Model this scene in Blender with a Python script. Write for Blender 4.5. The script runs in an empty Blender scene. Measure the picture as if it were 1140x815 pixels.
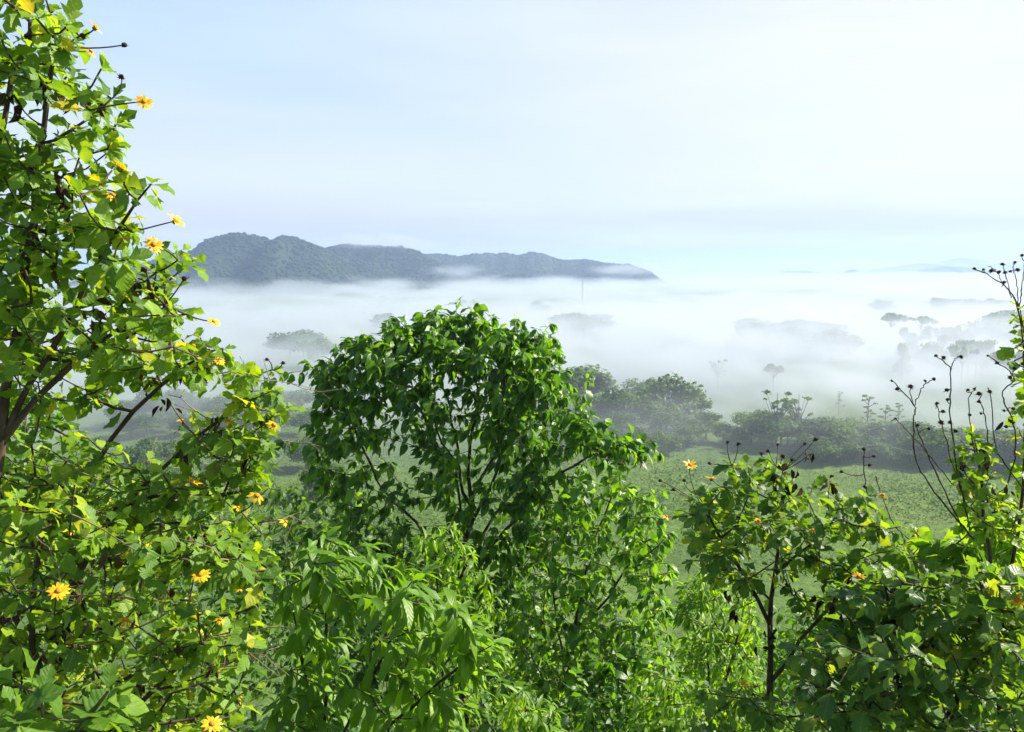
import bpy, math, random
import numpy as np
from mathutils import Vector

# ------------------------------------------------------------------ camera, sky, sun, exposure
SC = bpy.context.scene
COL = SC.collection
H = 60.0                       # eye height above the valley floor (m)
PITCH = math.atan(110.5 / 887.0)
cam_d = bpy.data.cameras.new('camera')
cam_d.lens = 28.0
cam_d.sensor_width = 36.0
cam_d.clip_start = 0.1
cam_d.clip_end = 60000.0
cam = bpy.data.objects.new('camera', cam_d)
COL.objects.link(cam)
cam.location = (0, 0, H)
cam.rotation_euler = (math.pi / 2 - PITCH, 0, 0)
SC.camera = cam

SUN_EL, SUN_AZ = math.radians(37), math.radians(69)      # azimuth from the view direction towards the right
world = bpy.data.worlds.new('World')
SC.world = world
world.use_nodes = True
nt = world.node_tree
nt.nodes.clear()
wo = nt.nodes.new('ShaderNodeOutputWorld')
bg = nt.nodes.new('ShaderNodeBackground')
sky = nt.nodes.new('ShaderNodeTexSky')
sky.sky_type = 'NISHITA'
sky.sun_disc = False
sky.sun_elevation = SUN_EL
sky.sun_rotation = SUN_AZ
sky.altitude = 200
sky.air_density = 1.0
sky.dust_density = 1.0
sky.ozone_density = 1.0
# thin high cloud veil and a low stratus band, by direction
tc = nt.nodes.new('ShaderNodeTexCoord')
mp = nt.nodes.new('ShaderNodeMapping')
mp.inputs['Scale'].default_value = (2.2, 2.2, 13.0)
nz = nt.nodes.new('ShaderNodeTexNoise')
nz.inputs['Scale'].default_value = 1.6
nz.inputs['Detail'].default_value = 5
nz.inputs['Roughness'].default_value = 0.55
rmp = nt.nodes.new('ShaderNodeValToRGB')
rmp.color_ramp.elements[0].position = 0.38
rmp.color_ramp.elements[0].color = (0.02, 0.02, 0.02, 1)
rmp.color_ramp.elements[1].position = 0.72
rmp.color_ramp.elements[1].color = (0.16, 0.16, 0.16, 1)
mixc = nt.nodes.new('ShaderNodeMix')
mixc.data_type = 'RGBA'
mixc.inputs[7].default_value = (7.6, 7.55, 8.1, 1)
nt.links.new(tc.outputs['Generated'], mp.inputs['Vector'])
nt.links.new(mp.outputs['Vector'], nz.inputs['Vector'])
nt.links.new(nz.outputs['Fac'], rmp.inputs['Fac'])
sep = nt.nodes.new('ShaderNodeSeparateXYZ')
nt.links.new(tc.outputs['Generated'], sep.inputs[0])
low_band = nt.nodes.new('ShaderNodeMapRange')
low_band.interpolation_type = 'SMOOTHSTEP'
for k_, v_ in enumerate((0.26, 0.52, 0.88, 0.0), 1):
    low_band.inputs[k_].default_value = v_
nt.links.new(sep.outputs[2], low_band.inputs[0])
addm = nt.nodes.new('ShaderNodeMath')
addm.operation = 'ADD'
addm.use_clamp = True
nt.links.new(rmp.outputs['Color'], addm.inputs[0])
nt.links.new(low_band.outputs[0], addm.inputs[1])
nt.links.new(addm.outputs[0], mixc.inputs[0])
nt.links.new(sky.outputs['Color'], mixc.inputs[6])
vr = nt.nodes.new('ShaderNodeMapRange')
vz = nt.nodes.new('ShaderNodeMapRange')
for q_, vals in ((vr, (-0.55, 0.50, 0.0, 1.0)), (vz, (0.04, 0.30, 0.75, 0.0))):
    q_.interpolation_type = 'SMOOTHSTEP'
    for k_, v_ in enumerate(vals, 1):
        q_.inputs[k_].default_value = v_
nt.links.new(sep.outputs[0], vr.inputs[0])
nt.links.new(sep.outputs[2], vz.inputs[0])
vmax = nt.nodes.new('ShaderNodeMath')
vmax.operation = 'MAXIMUM'
nt.links.new(vr.outputs[0], vmax.inputs[0])
nt.links.new(vz.outputs[0], vmax.inputs[1])
vcol = nt.nodes.new('ShaderNodeMix')
vcol.data_type = 'RGBA'
vcol.inputs[6].default_value = (4.3, 5.7, 8.5, 1)
vcol.inputs[7].default_value = (6.9, 7.15, 7.7, 1)
nt.links.new(vmax.outputs[0], vcol.inputs[0])
nt.links.new(vcol.outputs[2], mixc.inputs[7])
# grey-lavender stratus bank and streaks just above the horizon
mp2 = nt.nodes.new('ShaderNodeMapping')
mp2.inputs['Scale'].default_value = (3.0, 3.0, 30.0)
mp2.inputs['Location'].default_value = (0.4, 0.2, 0.3)
nz2 = nt.nodes.new('ShaderNodeTexNoise')
nz2.inputs['Scale'].default_value = 1.0
nz2.inputs['Detail'].default_value = 5
nt.links.new(tc.outputs['Generated'], mp2.inputs['Vector'])
nt.links.new(mp2.outputs['Vector'], nz2.inputs['Vector'])


def _mr(src, *v):
    q = nt.nodes.new('ShaderNodeMapRange')
    q.interpolation_type = 'SMOOTHSTEP'
    for k_, v_ in enumerate(v, 1):
        q.inputs[k_].default_value = v_
    nt.links.new(src, q.inputs[0])
    return q.outputs[0]


def _mul(x_, y_):
    q = nt.nodes.new('ShaderNodeMath')
    q.operation = 'MULTIPLY'
    nt.links.new(x_, q.inputs[0])
    nt.links.new(y_, q.inputs[1])
    return q.outputs[0]


bank = _mul(_mul(_mr(sep.outputs[2], 0.0, 0.03, 0.5, 1.0), _mr(sep.outputs[2], 0.035, 0.11, 1.0, 0.0)), _mr(nz2.outputs['Fac'], 0.36, 0.58, 0.2, 1.0))
mix2 = nt.nodes.new('ShaderNodeMix')
mix2.data_type = 'RGBA'
mix2.inputs[7].default_value = (5.2, 5.5, 6.5, 1)
nt.links.new(bank, mix2.inputs[0])
nt.links.new(mixc.outputs[2], mix2.inputs[6])
nt.links.new(mix2.outputs[2], bg.inputs['Color'])
bg.inputs['Strength'].default_value = 0.059
nt.links.new(bg.outputs['Background'], wo.inputs['Surface'])

sun_d = bpy.data.lights.new('sun', 'SUN')
sun_d.energy = 5.0
sun_d.angle = math.radians(0.5)
sun_d.color = (1.0, 0.91, 0.77)
sun = bpy.data.objects.new('sun', sun_d)
COL.objects.link(sun)
SUN_DIR = Vector((math.sin(SUN_AZ) * math.cos(SUN_EL), math.cos(SUN_AZ) * math.cos(SUN_EL), math.sin(SUN_EL)))
sun.rotation_euler = SUN_DIR.to_track_quat('Z', 'Y').to_euler()

SC.view_settings.view_transform = 'Standard'
SC.view_settings.look = 'None'
SC.view_settings.exposure = 1.25
SC.view_settings.gamma = 1.0
SC.view_settings.use_curve_mapping = False
cy = SC.cycles
cy.use_denoising = True
cy.denoiser = 'OPENIMAGEDENOISE'
cy.denoising_input_passes = 'RGB_ALBEDO_NORMAL'
cy.use_adaptive_sampling = True
cy.adaptive_threshold = 0.015
cy.max_bounces = 8
cy.diffuse_bounces = 1
cy.glossy_bounces = 2
cy.transmission_bounces = 2
cy.transparent_max_bounces = 8
cy.volume_bounces = 2
cy.volume_step_rate = 3.0
cy.volume_max_steps = 512
cy.sample_clamp_indirect = 6.0
cy.caustics_reflective = False
cy.caustics_refractive = False

RNG = np.random.default_rng(7)
random.seed(7)


# ------------------------------------------------------------------ helpers
def tag(o, label=None, cat=None, group=None, kind=None):
    if label:
        o['label'] = label
    if cat:
        o['category'] = cat
    if group:
        o['group'] = group
    if kind:
        o['kind'] = kind
    return o


def empty(name, loc):
    o = bpy.data.objects.new(name, None)
    o.empty_display_size = 0.2
    o.location = loc
    COL.objects.link(o)
    return o


def mesh_np(name, V, F4=None, F3=None, mat=None, parent=None, uv=None, tone=None, smooth=True):
    """V (n,3), F4 (m,4) and F3 (k,3) vertex indices; uv, tone per vertex."""
    me = bpy.data.meshes.new(name)
    V = np.asarray(V, np.float32)
    loops, starts, tot = [], [], []
    n = 0
    for F in (F4, F3):
        if F is None or len(F) == 0:
            continue
        F = np.asarray(F, np.int32)
        k = F.shape[1]
        loops.append(F.ravel())
        starts.append(n + np.arange(len(F)) * k)
        tot.append(np.full(len(F), k))
        n += F.size
    loops = np.concatenate(loops).astype(np.int32)
    starts = np.concatenate(starts).astype(np.int32)
    me.vertices.add(len(V))
    me.vertices.foreach_set('co', V.ravel())
    me.loops.add(len(loops))
    me.loops.foreach_set('vertex_index', loops)
    me.polygons.add(len(starts))
    me.polygons.foreach_set('loop_start', starts)
    me.update(calc_edges=True)
    me.validate()
    if uv is not None and len(me.loops) == len(loops):
        ul = me.uv_layers.new(name='UVMap')
        ul.data.foreach_set('uv', np.asarray(uv, np.float32)[loops].ravel())
    if tone is not None:
        at = me.attributes.new('tone', 'FLOAT', 'POINT')
        at.data.foreach_set('value', np.asarray(tone, np.float32))
    me.shade_smooth() if smooth else me.shade_flat()
    if mat:
        me.materials.append(mat)
    o = bpy.data.objects.new(name, me)
    COL.objects.link(o)
    if parent:
        o.parent = parent
    return o


FPX = 887.0
CP, SP = math.cos(PITCH), math.sin(PITCH)


def at(px, py, d):
    """the world point at pixel (px, py) of the 1140 x 815 photograph, d metres ahead"""
    u, v = (px - 570) / FPX, -(py - 407.5) / FPX
    dx, dy, dz = u, CP + v * SP, -SP + v * CP
    k = d / dy
    return np.array((dx * k, d, H + dz * k))


def px_ground(px, py, z=0.0):
    u, v = (px - 570) / FPX, -(py - 407.5) / FPX
    dx, dy, dz = u, CP + v * SP, -SP + v * CP
    k = (z - H) / dz
    return np.array((dx * k, dy * k, z))


def vnoise(x, y, seed=0):
    """smooth value noise on numpy arrays"""
    xi, yi = np.floor(x).astype(np.int64), np.floor(y).astype(np.int64)
    fx, fy = x - xi, y - yi
    fx, fy = fx * fx * (3 - 2 * fx), fy * fy * (3 - 2 * fy)

    def hsh(a, b):
        h = (a * 374761393 + b * 668265263 + seed * 1442695041) & 0x7fffffff
        h = ((h ^ (h >> 13)) * 1274126177) & 0x7fffffff
        return ((h ^ (h >> 16)) & 0xffff) / 65535.0
    return (hsh(xi, yi) * (1 - fx) + hsh(xi + 1, yi) * fx) * (1 - fy) + (hsh(xi, yi + 1) * (1 - fx) + hsh(xi + 1, yi + 1) * fx) * fy


def fbm(x, y, seed=0, octv=4):
    s, a, t = 0, 1.0, 0
    for k in range(octv):
        s = s + a * vnoise(x * 2 ** k, y * 2 ** k, seed + k)
        t += a
        a *= 0.5
    return s / t


def N(t, kind):
    return t.nodes.new(kind)


def new_mat(name):
    m = bpy.data.materials.new(name)
    m.use_nodes = True
    t = m.node_tree
    t.nodes.clear()
    return m, t, N(t, 'ShaderNodeOutputMaterial')


def ramp(t, stops):
    r = N(t, 'ShaderNodeValToRGB')
    e = r.color_ramp.elements
    while len(e) < len(stops):
        e.new(0.5)
    for k, (p, c) in enumerate(stops):
        e[k].position = p
        e[k].color = (*c, 1)
    return r


def noise(t, scale, detail=4, rough=0.55, coord='Object'):
    c = N(t, 'ShaderNodeTexCoord')
    n = N(t, 'ShaderNodeTexNoise')
    n.inputs['Scale'].default_value = scale
    n.inputs['Detail'].default_value = detail
    n.inputs['Roughness'].default_value = rough
    t.links.new(c.outputs[coord], n.inputs['Vector'])
    return n


def math_node(t, op, a, b=None):
    m = N(t, 'ShaderNodeMath')
    m.operation = op
    for k, v in enumerate((a, b)):
        if v is None:
            continue
        if isinstance(v, (int, float)):
            m.inputs[k].default_value = v
        else:
            t.links.new(v, m.inputs[k])
    return m.outputs[0]


def simple_mat(name, stops, scale, rough=0.85, bump=0.0, bscale=None, detail=5):
    m, t, out = new_mat(name)
    p = N(t, 'ShaderNodeBsdfPrincipled')
    n = noise(t, scale, detail)
    r = ramp(t, stops)
    t.links.new(n.outputs['Fac'], r.inputs['Fac'])
    t.links.new(r.outputs['Color'], p.inputs['Base Color'])
    p.inputs['Roughness'].default_value = rough
    p.inputs['Specular IOR Level'].default_value = 0.25
    if bump:
        n2 = noise(t, bscale or scale * 6, 5, 0.65)
        b = N(t, 'ShaderNodeBump')
        b.inputs['Strength'].default_value = bump
        t.links.new(n2.outputs['Fac'], b.inputs['Height'])
        t.links.new(b.outputs['Normal'], p.inputs['Normal'])
    t.links.new(p.outputs['BSDF'], out.inputs['Surface'])
    return m


def foliage_mat(name, stops, trans, tmix=0.35, rough=0.5, spec=0.35, under=1.25, veins=True, sat_under=0.8):
    """leaf blade: colour by the leaf's own 'tone', lighter midrib and veins, paler underside, light passing through"""
    m, t, out = new_mat(name)
    a = N(t, 'ShaderNodeAttribute')
    a.attribute_name = 'tone'
    r = ramp(t, stops)
    t.links.new(a.outputs['Fac'], r.inputs['Fac'])
    col = r.outputs['Color']
    p = N(t, 'ShaderNodeBsdfPrincipled')
    if veins:
        uv = N(t, 'ShaderNodeUVMap')
        sx = N(t, 'ShaderNodeSeparateXYZ')
        t.links.new(uv.outputs['UV'], sx.inputs[0])
        au = math_node(t, 'ABSOLUTE', sx.outputs[0])
        mid = math_node(t, 'LESS_THAN', au, 0.035)
        ph = math_node(t, 'SUBTRACT', math_node(t, 'MULTIPLY', sx.outputs[1], 44.0), math_node(t, 'MULTIPLY', au, 26.0))
        sv = math_node(t, 'GREATER_THAN', math_node(t, 'SINE', ph), 0.93)
        vm = math_node(t, 'MAXIMUM', mid, math_node(t, 'MULTIPLY', sv, 0.45))
        mx = N(t, 'ShaderNodeMix')
        mx.data_type = 'RGBA'
        t.links.new(math_node(t, 'MULTIPLY', vm, 0.24), mx.inputs[0])
        t.links.new(col, mx.inputs[6])
        mx.inputs[7].default_value = (0.22, 0.30, 0.09, 1)
        col = mx.outputs[2]
        b = N(t, 'ShaderNodeBump')
        b.inputs['Strength'].default_value = 0.14
        b.inputs['Distance'].default_value = 0.01
        t.links.new(math_node(t, 'SINE', ph), b.inputs['Height'])
        t.links.new(b.outputs['Normal'], p.inputs['Normal'])
    # blotches on the blade, a few of them brown with age
    n = noise(t, 14.0, 3)
    if veins:
        nb_ = noise(t, 38.0, 2)
        sp_ = N(t, 'ShaderNodeMapRange')
        for k_, v_ in enumerate((0.66, 0.74, 0.0, 0.7), 1):
            sp_.inputs[k_].default_value = v_
        t.links.new(nb_.outputs['Fac'], sp_.inputs[0])
        ms_ = N(t, 'ShaderNodeMix')
        ms_.data_type = 'RGBA'
        t.links.new(sp_.outputs[0], ms_.inputs[0])
        t.links.new(col, ms_.inputs[6])
        ms_.inputs[7].default_value = (0.13, 0.085, 0.02, 1)
        col = ms_.outputs[2]
    hs = N(t, 'ShaderNodeHueSaturation')
    t.links.new(col, hs.inputs['Color'])
    t.links.new(math_node(t, 'ADD', math_node(t, 'MULTIPLY', n.outputs['Fac'], 0.6), 0.7), hs.inputs['Value'])
    g = N(t, 'ShaderNodeNewGeometry')
    hb = N(t, 'ShaderNodeHueSaturation')
    hb.inputs['Saturation'].default_value = sat_under
    hb.inputs['Value'].default_value = under
    t.links.new(hs.outputs['Color'], hb.inputs['Color'])
    mb = N(t, 'ShaderNodeMix')
    mb.data_type = 'RGBA'
    t.links.new(g.outputs['Backfacing'], mb.inputs[0])
    t.links.new(hs.outputs['Color'], mb.inputs[6])
    t.links.new(hb.outputs['Color'], mb.inputs[7])
    t.links.new(mb.outputs[2], p.inputs['Base Color'])
    p.inputs['Roughness'].default_value = rough
    p.inputs['Specular IOR Level'].default_value = spec
    tr = N(t, 'ShaderNodeBsdfTranslucent')
    tm = N(t, 'ShaderNodeMix')
    tm.data_type = 'RGBA'
    tm.blend_type = 'MULTIPLY'
    tm.inputs[0].default_value = 1.0
    t.links.new(hs.outputs['Color'], tm.inputs[6])
    tm.inputs[7].default_value = (*trans, 1)
    t.links.new(tm.outputs[2], tr.inputs['Color'])
    ms = N(t, 'ShaderNodeMixShader')
    ms.inputs[0].default_value = tmix
    t.links.new(p.outputs['BSDF'], ms.inputs[1])
    t.links.new(tr.outputs['BSDF'], ms.inputs[2])
    t.links.new(ms.outputs['Shader'], out.inputs['Surface'])
    return m


# ------------------------------------------------------------------ terrain
def smax(a, b, k):
    h = np.clip(0.5 + 0.5 * (a - b) / k, 0, 1)
    return b * (1 - h) + a * h + k * h * (1 - h)


def ground_z(x, y):
    x, y = np.asarray(x, float), np.asarray(y, float)
    slope = 58.15 - 0.60 * y + 2.5 * (fbm(x / 14 + 40, y / 14 + 9, 5, 3) - 0.5) * np.clip(y / 12, 0, 1)
    top = 58.2 + 0.4 * (fbm(x / 9 + 3, y / 9 + 20, 2, 3) - 0.5)
    z = -smax(-slope, -top, 1.5)
    floor = 3.0 * (fbm(x / 160 + 7, y / 160 + 3, 11, 3) - 0.5) * np.clip((y - 90) / 60, 0, 1)
    return smax(z, floor, 10.0) - 1.6 * np.exp(-((y - 97) / 30.0) ** 2)


def graded(lims):
    out = []
    for a, b, n in lims:
        out.append(np.linspace(a, b, n, endpoint=False))
    return np.concatenate(out)


ys = np.concatenate([graded([(-40, 0, 10), (0, 40, 50), (40, 140, 50), (140, 500, 60)]), np.geomspace(500, 40000, 60)])
xh = np.concatenate([graded([(0, 30, 30), (30, 120, 30), (120, 400, 35)]), np.geomspace(400, 30000, 40)])
xs = np.concatenate([-xh[:0:-1], xh])
X, Y = np.meshgrid(xs, ys)
Z = ground_z(X, Y)
ny, nx = X.shape
idx = np.arange(ny * nx).reshape(ny, nx)
F = np.stack([idx[:-1, :-1], idx[:-1, 1:], idx[1:, 1:], idx[1:, :-1]], -1).reshape(-1, 4)

m, t, out = new_mat('valley_ground')
p = N(t, 'ShaderNodeBsdfPrincipled')
n1 = noise(t, 0.012, 5)
n2 = noise(t, 0.35, 6, 0.7)
r1 = ramp(t, [(0.30, (0.060, 0.110, 0.028)), (0.5, (0.100, 0.175, 0.040)), (0.7, (0.155, 0.215, 0.055))])
r2 = ramp(t, [(0.25, (0.45, 0.45, 0.45)), (0.75, (1.35, 1.3, 1.2))])
mx = N(t, 'ShaderNodeMix')
mx.data_type = 'RGBA'
mx.blend_type = 'MULTIPLY'
mx.inputs[0].default_value = 1
t.links.new(n1.outputs['Fac'], r1.inputs['Fac'])
t.links.new(n2.outputs['Fac'], r2.inputs['Fac'])
t.links.new(r1.outputs['Color'], mx.inputs[6])
t.links.new(r2.outputs['Color'], mx.inputs[7])
t.links.new(mx.outputs[2], p.inputs['Base Color'])
p.inputs['Roughness'].default_value = 0.95
p.inputs['Specular IOR Level'].default_value = 0.1
bmp = N(t, 'ShaderNodeBump')
bmp.inputs['Strength'].default_value = 0.8
bmp.inputs['Distance'].default_value = 0.8
t.links.new(n2.outputs['Fac'], bmp.inputs['Height'])
t.links.new(bmp.outputs['Normal'], p.inputs['Normal'])
t.links.new(p.outputs['BSDF'], out.inputs['Surface'])
M_GROUND = m
ground = mesh_np('ground', np.stack([X, Y, Z], -1).reshape(-1, 3), F4=F, mat=M_GROUND)
tag(ground, 'green valley floor and hillside running out under the mist', None, None, 'structure')

# ------------------------------------------------------------------ hills
M_FOREST = simple_mat('hill_forest_green', [(0.3, (0.010, 0.025, 0.016)), (0.55, (0.016, 0.036, 0.019)), (0.75, (0.027, 0.050, 0.022))], 0.012, 0.95, 0.5, 0.25)
M_FARHILL = simple_mat('far_hill_green', [(0.3, (0.020, 0.042, 0.020)), (0.7, (0.040, 0.070, 0.030))], 0.004, 0.95)

# canopy blob used all over the forested hills
bl = None


def ico_blob(sub=1):
    import bmesh
    bm = bmesh.new()
    bmesh.ops.create_icosphere(bm, subdivisions=sub, radius=1)
    V = np.array([v.co[:] for v in bm.verts])
    Fv = np.array([[v.index for v in f.verts] for f in bm.faces])
    bm.free()
    return V, Fv


ICO_V, ICO_F = ico_blob(1)


def blob_field(name, P, R, mat, squash=0.75, parent=None):
    n = len(P)
    k = len(ICO_V)
    jit = RNG.uniform(0.8, 1.2, (n, k, 1))
    V = ICO_V[None] * jit * R[:, None, None]
    V = V * np.array((1, 1, squash))
    V = V + P[:, None, :]
    Fx = ICO_F[None] + (np.arange(n) * k)[:, None, None]
    return mesh_np(name, V.reshape(-1, 3), F3=Fx.reshape(-1, 3), mat=mat, parent=parent, smooth=True)


def ridge_hill(name, label, d, prof, depth, mat, trees=0, base=-2.0, seed=0, kind='structure', rough=6.0, tree_r=(2.6, 5.6)):
    """a range d metres away whose skyline runs through the given photograph pixels (x, y)"""
    prof = np.array(prof, float)
    pts = np.array([at(a, b, d) for a, b in prof])
    n = 150
    gx = np.linspace(pts[0, 0], pts[-1, 0], n)
    top = np.interp(gx, pts[:, 0], pts[:, 2])
    top = top + rough * 1.2 * (fbm(gx / 38, gx * 0 + seed, seed, 3) - 0.5)
    m_ = 60
    v = np.linspace(-1, 1, m_)
    GX, VV = np.meshgrid(gx, v)
    TOP = np.repeat(top[None], m_, 0)
    nz_ = fbm(GX / 130 + seed, VV * 2.2 + seed * 3, seed + 4, 4)
    GY = d + VV * depth + 0.25 * depth * (fbm(GX / 200 + 5, VV + 3, seed + 8, 2) - 0.5)
    fall = np.clip(1 - np.abs(VV) ** (1.15 + 0.9 * nz_), 0, 1)
    spur = 1 - 0.30 * (1 - np.abs(VV)) * 0 - 0.75 * np.minimum(np.abs(VV) * 2, 1) * (fbm(GX / 75, VV * 0.7 + 9, seed + 2, 3) - 0.35) * 2
    GZ = base + (TOP - base) * fall * np.clip(spur, 0.2, 1.15)
    # the skyline itself stays exact along the crest
    edge = np.minimum(np.arange(n), np.arange(n)[::-1]) / 6.0
    GZ = base + (GZ - base) * np.clip(edge, 0, 1)[None] ** 0.6
    ii = np.arange(m_ * n).reshape(m_, n)
    Fq = np.stack([ii[:-1, :-1], ii[:-1, 1:], ii[1:, 1:], ii[1:, :-1]], -1).reshape(-1, 4)
    o = mesh_np(name, np.stack([GX, GY, GZ], -1).reshape(-1, 3), F4=Fq, mat=mat)
    tag(o, label, None, None, kind)
    if trees:
        fi = RNG.uniform(0, n - 1.01, trees)
        vi = RNG.uniform(0, m_ * 0.62, trees)
        a, b = vi.astype(int), fi.astype(int)
        fa, fb = vi - a, fi - b

        def bil(G):
            return (G[a, b] * (1 - fb) + G[a, b + 1] * fb) * (1 - fa) + (G[a + 1, b] * (1 - fb) + G[a + 1, b + 1] * fb) * fa
        P = np.stack([bil(GX), bil(GY), bil(GZ)], -1)
        R = RNG.uniform(*tree_r, trees) * RNG.choice([0.7, 1, 1, 1.35], trees)
        P[:, 2] += R * 0.15
        ok = P[:, 2] > base + 6
        return o, P[ok], R[ok]
    return o, None, None


hp, hr = [], []
for args in [
    ('hill', 'steep dark forested hill with two rounded summits at the left end of the range', 1900,
     [(20, 345), (100, 310), (170, 290), (215, 277), (235, 266), (258, 260), (285, 262), (303, 268), (322, 266), (345, 270), (362, 279), (385, 296), (420, 330)], 260, 5200, 1),
    ('hill', 'middle forested hill whose flat top touches the low cloud', 2250,
     [(300, 330), (340, 290), (362, 277), (385, 272), (410, 273), (428, 276), (445, 274), (460, 278), (475, 285), (500, 300), (545, 330)], 300, 4200, 2),
    ('hill', 'long paler forested ridge sinking into the mist towards the right', 2900,
     [(420, 315), (450, 292), (476, 284), (495, 283), (515, 285), (540, 281), (560, 281), (575, 284), (592, 280), (606, 283), (625, 290), (650, 288), (672, 293), (700, 294), (716, 299), (724, 303), (736, 316)], 380, 5000, 3),
    ('hill', 'low wooded foothill rising out of the mist below the long ridge', 2350,
     [(470, 335), (495, 317), (520, 309), (545, 314), (565, 308), (590, 306), (606, 318), (625, 332)], 130, 1900, 4),
    ('hill', 'small pointed hill standing in the mist at the foot of the long ridge', 2400,
     [(620, 330), (640, 312), (655, 306), (668, 311), (690, 328)], 130, 700, 5),
]:
    nm, lb, d, prof, dep, ntree, sd = args
    o, P, R = ridge_hill(nm, lb, d, prof, dep, M_FOREST, ntree, seed=sd)
    hp.append(P)
    hr.append(R)
fw = blob_field('hill_forest', np.concatenate(hp), np.concatenate(hr), M_FOREST)
tag(fw, 'continuous forest canopy covering the hills across the valley', None, None, 'stuff')

for args in [
    ('hill', 'faint blue mountain highest on the far right horizon', 7400, [(1020, 302), (1045, 296), (1060, 289), (1075, 287), (1095, 291), (1120, 295), (1160, 297), (1230, 304)], 900, 11),
    ('hill', 'pale blue mountain left of the highest one on the horizon', 7000, [(960, 303), (990, 298), (1010, 294), (1022, 293), (1040, 297), (1062, 303)], 800, 12),
    ('hill', 'low dark hump on the far horizon to the right of the long thin ridge', 5200, [(925, 306), (938, 303), (950, 300), (962, 303), (975, 306)], 400, 13),
    ('hill', 'long thin ridge lying flat on the far horizon', 5400, [(845, 306), (862, 303), (890, 302), (910, 303), (930, 306)], 400, 14),
    ('hill', 'bluish hill at the foot of the highest mountain on the right horizon', 5600, [(1005, 306), (1030, 300), (1055, 296), (1070, 297), (1090, 301), (1115, 306)], 500, 15),
]:
    nm, lb, d, prof, dep, sd = args
    ridge_hill(nm, lb, d, prof, dep, M_FARHILL, 0, seed=sd, rough=14)

# ------------------------------------------------------------------ haze and mist
m, t, out = new_mat('haze_air')
pv = N(t, 'ShaderNodeVolumePrincipled')
pv.inputs['Color'].default_value = (0.48, 0.64, 0.95, 1)
pv.inputs['Density'].default_value = 0.00021
pv.inputs['Anisotropy'].default_value = 0.2
t.links.new(pv.outputs['Volume'], out.inputs['Volume'])
V = np.array([(sx, sy, sz) for sx in (-26000, 26000) for sy in (-300, 27000) for sz in (-8, 205)], float)
Fq = np.array([(0, 1, 3, 2), (4, 6, 7, 5), (0, 4, 5, 1), (2, 3, 7, 6), (0, 2, 6, 4), (1, 5, 7, 3)])
hz = mesh_np('haze', V, F4=Fq, mat=m, smooth=False)
tag(hz, 'thin morning haze filling the whole valley', None, None, 'stuff')


def mist_mat(name, dens):
    m, t, out = new_mat(name)
    pv = N(t, 'ShaderNodeVolumePrincipled')
    pv.inputs['Color'].default_value = (0.66, 0.725, 0.82, 1)
    pv.inputs['Density'].default_value = dens
    pv.inputs['Anisotropy'].default_value = 0.2
    t.links.new(pv.outputs['Volume'], out.inputs['Volume'])
    return m


def mist_bank(name, label, lo, hi, res, dens, build):
    """a volume whose density grid is computed by geometry nodes"""
    vd = bpy.data.volumes.new(name)
    o = bpy.data.objects.new(name, vd)
    COL.objects.link(o)
    g = bpy.data.node_groups.new(name + '_field', 'GeometryNodeTree')
    g.interface.new_socket('Geometry', in_out='INPUT', socket_type='NodeSocketGeometry')
    g.interface.new_socket('Geometry', in_out='OUTPUT', socket_type='NodeSocketGeometry')
    go = g.nodes.new('NodeGroupOutput')
    vc = g.nodes.new('GeometryNodeVolumeCube')
    vc.inputs['Min'].default_value = lo
    vc.inputs['Max'].default_value = hi
    for k, a in enumerate('XYZ'):
        vc.inputs['Resolution ' + a].default_value = res[k]
    vc.inputs['Background'].default_value = 0.0
    sm = g.nodes.new('GeometryNodeSetMaterial')
    mt = mist_mat(name + '_vapour', dens)
    sm.inputs['Material'].default_value = mt
    vd.materials.append(mt)
    g.links.new(build(g), vc.inputs['Density'])
    g.links.new(vc.outputs['Volume'], sm.inputs['Geometry'])
    g.links.new(sm.outputs['Geometry'], go.inputs[0])
    md = o.modifiers.new('field', 'NODES')
    md.node_group = g
    tag(o, label, None, None, 'stuff')
    return o


def g_pos(g):
    p_ = g.nodes.new('GeometryNodeInputPosition')
    s_ = g.nodes.new('ShaderNodeSeparateXYZ')
    g.links.new(p_.outputs[0], s_.inputs[0])
    return p_.outputs[0], s_.outputs


def g_noise(g, vec, scale, detail, rough=0.55, off=(0, 0, 0)):
    mp_ = g.nodes.new('ShaderNodeVectorMath')
    mp_.operation = 'MULTIPLY_ADD'
    g.links.new(vec, mp_.inputs[0])
    mp_.inputs[1].default_value = scale
    mp_.inputs[2].default_value = off
    n_ = g.nodes.new('ShaderNodeTexNoise')
    n_.inputs['Scale'].default_value = 1
    n_.inputs['Detail'].default_value = detail
    n_.inputs['Roughness'].default_value = rough
    g.links.new(mp_.outputs[0], n_.inputs['Vector'])
    return n_.outputs['Fac'] if 'Fac' in n_.outputs else n_.outputs[0]


def g_map(g, v, a, b, c, d, smooth=True):
    r_ = g.nodes.new('ShaderNodeMapRange')
    r_.interpolation_type = 'SMOOTHSTEP' if smooth else 'LINEAR'
    r_.clamp = True
    for k, q in enumerate((v, a, b, c, d)):
        if isinstance(q, (int, float)):
            r_.inputs[k].default_value = q
        else:
            g.links.new(q, r_.inputs[k])
    return r_.outputs[0]


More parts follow.
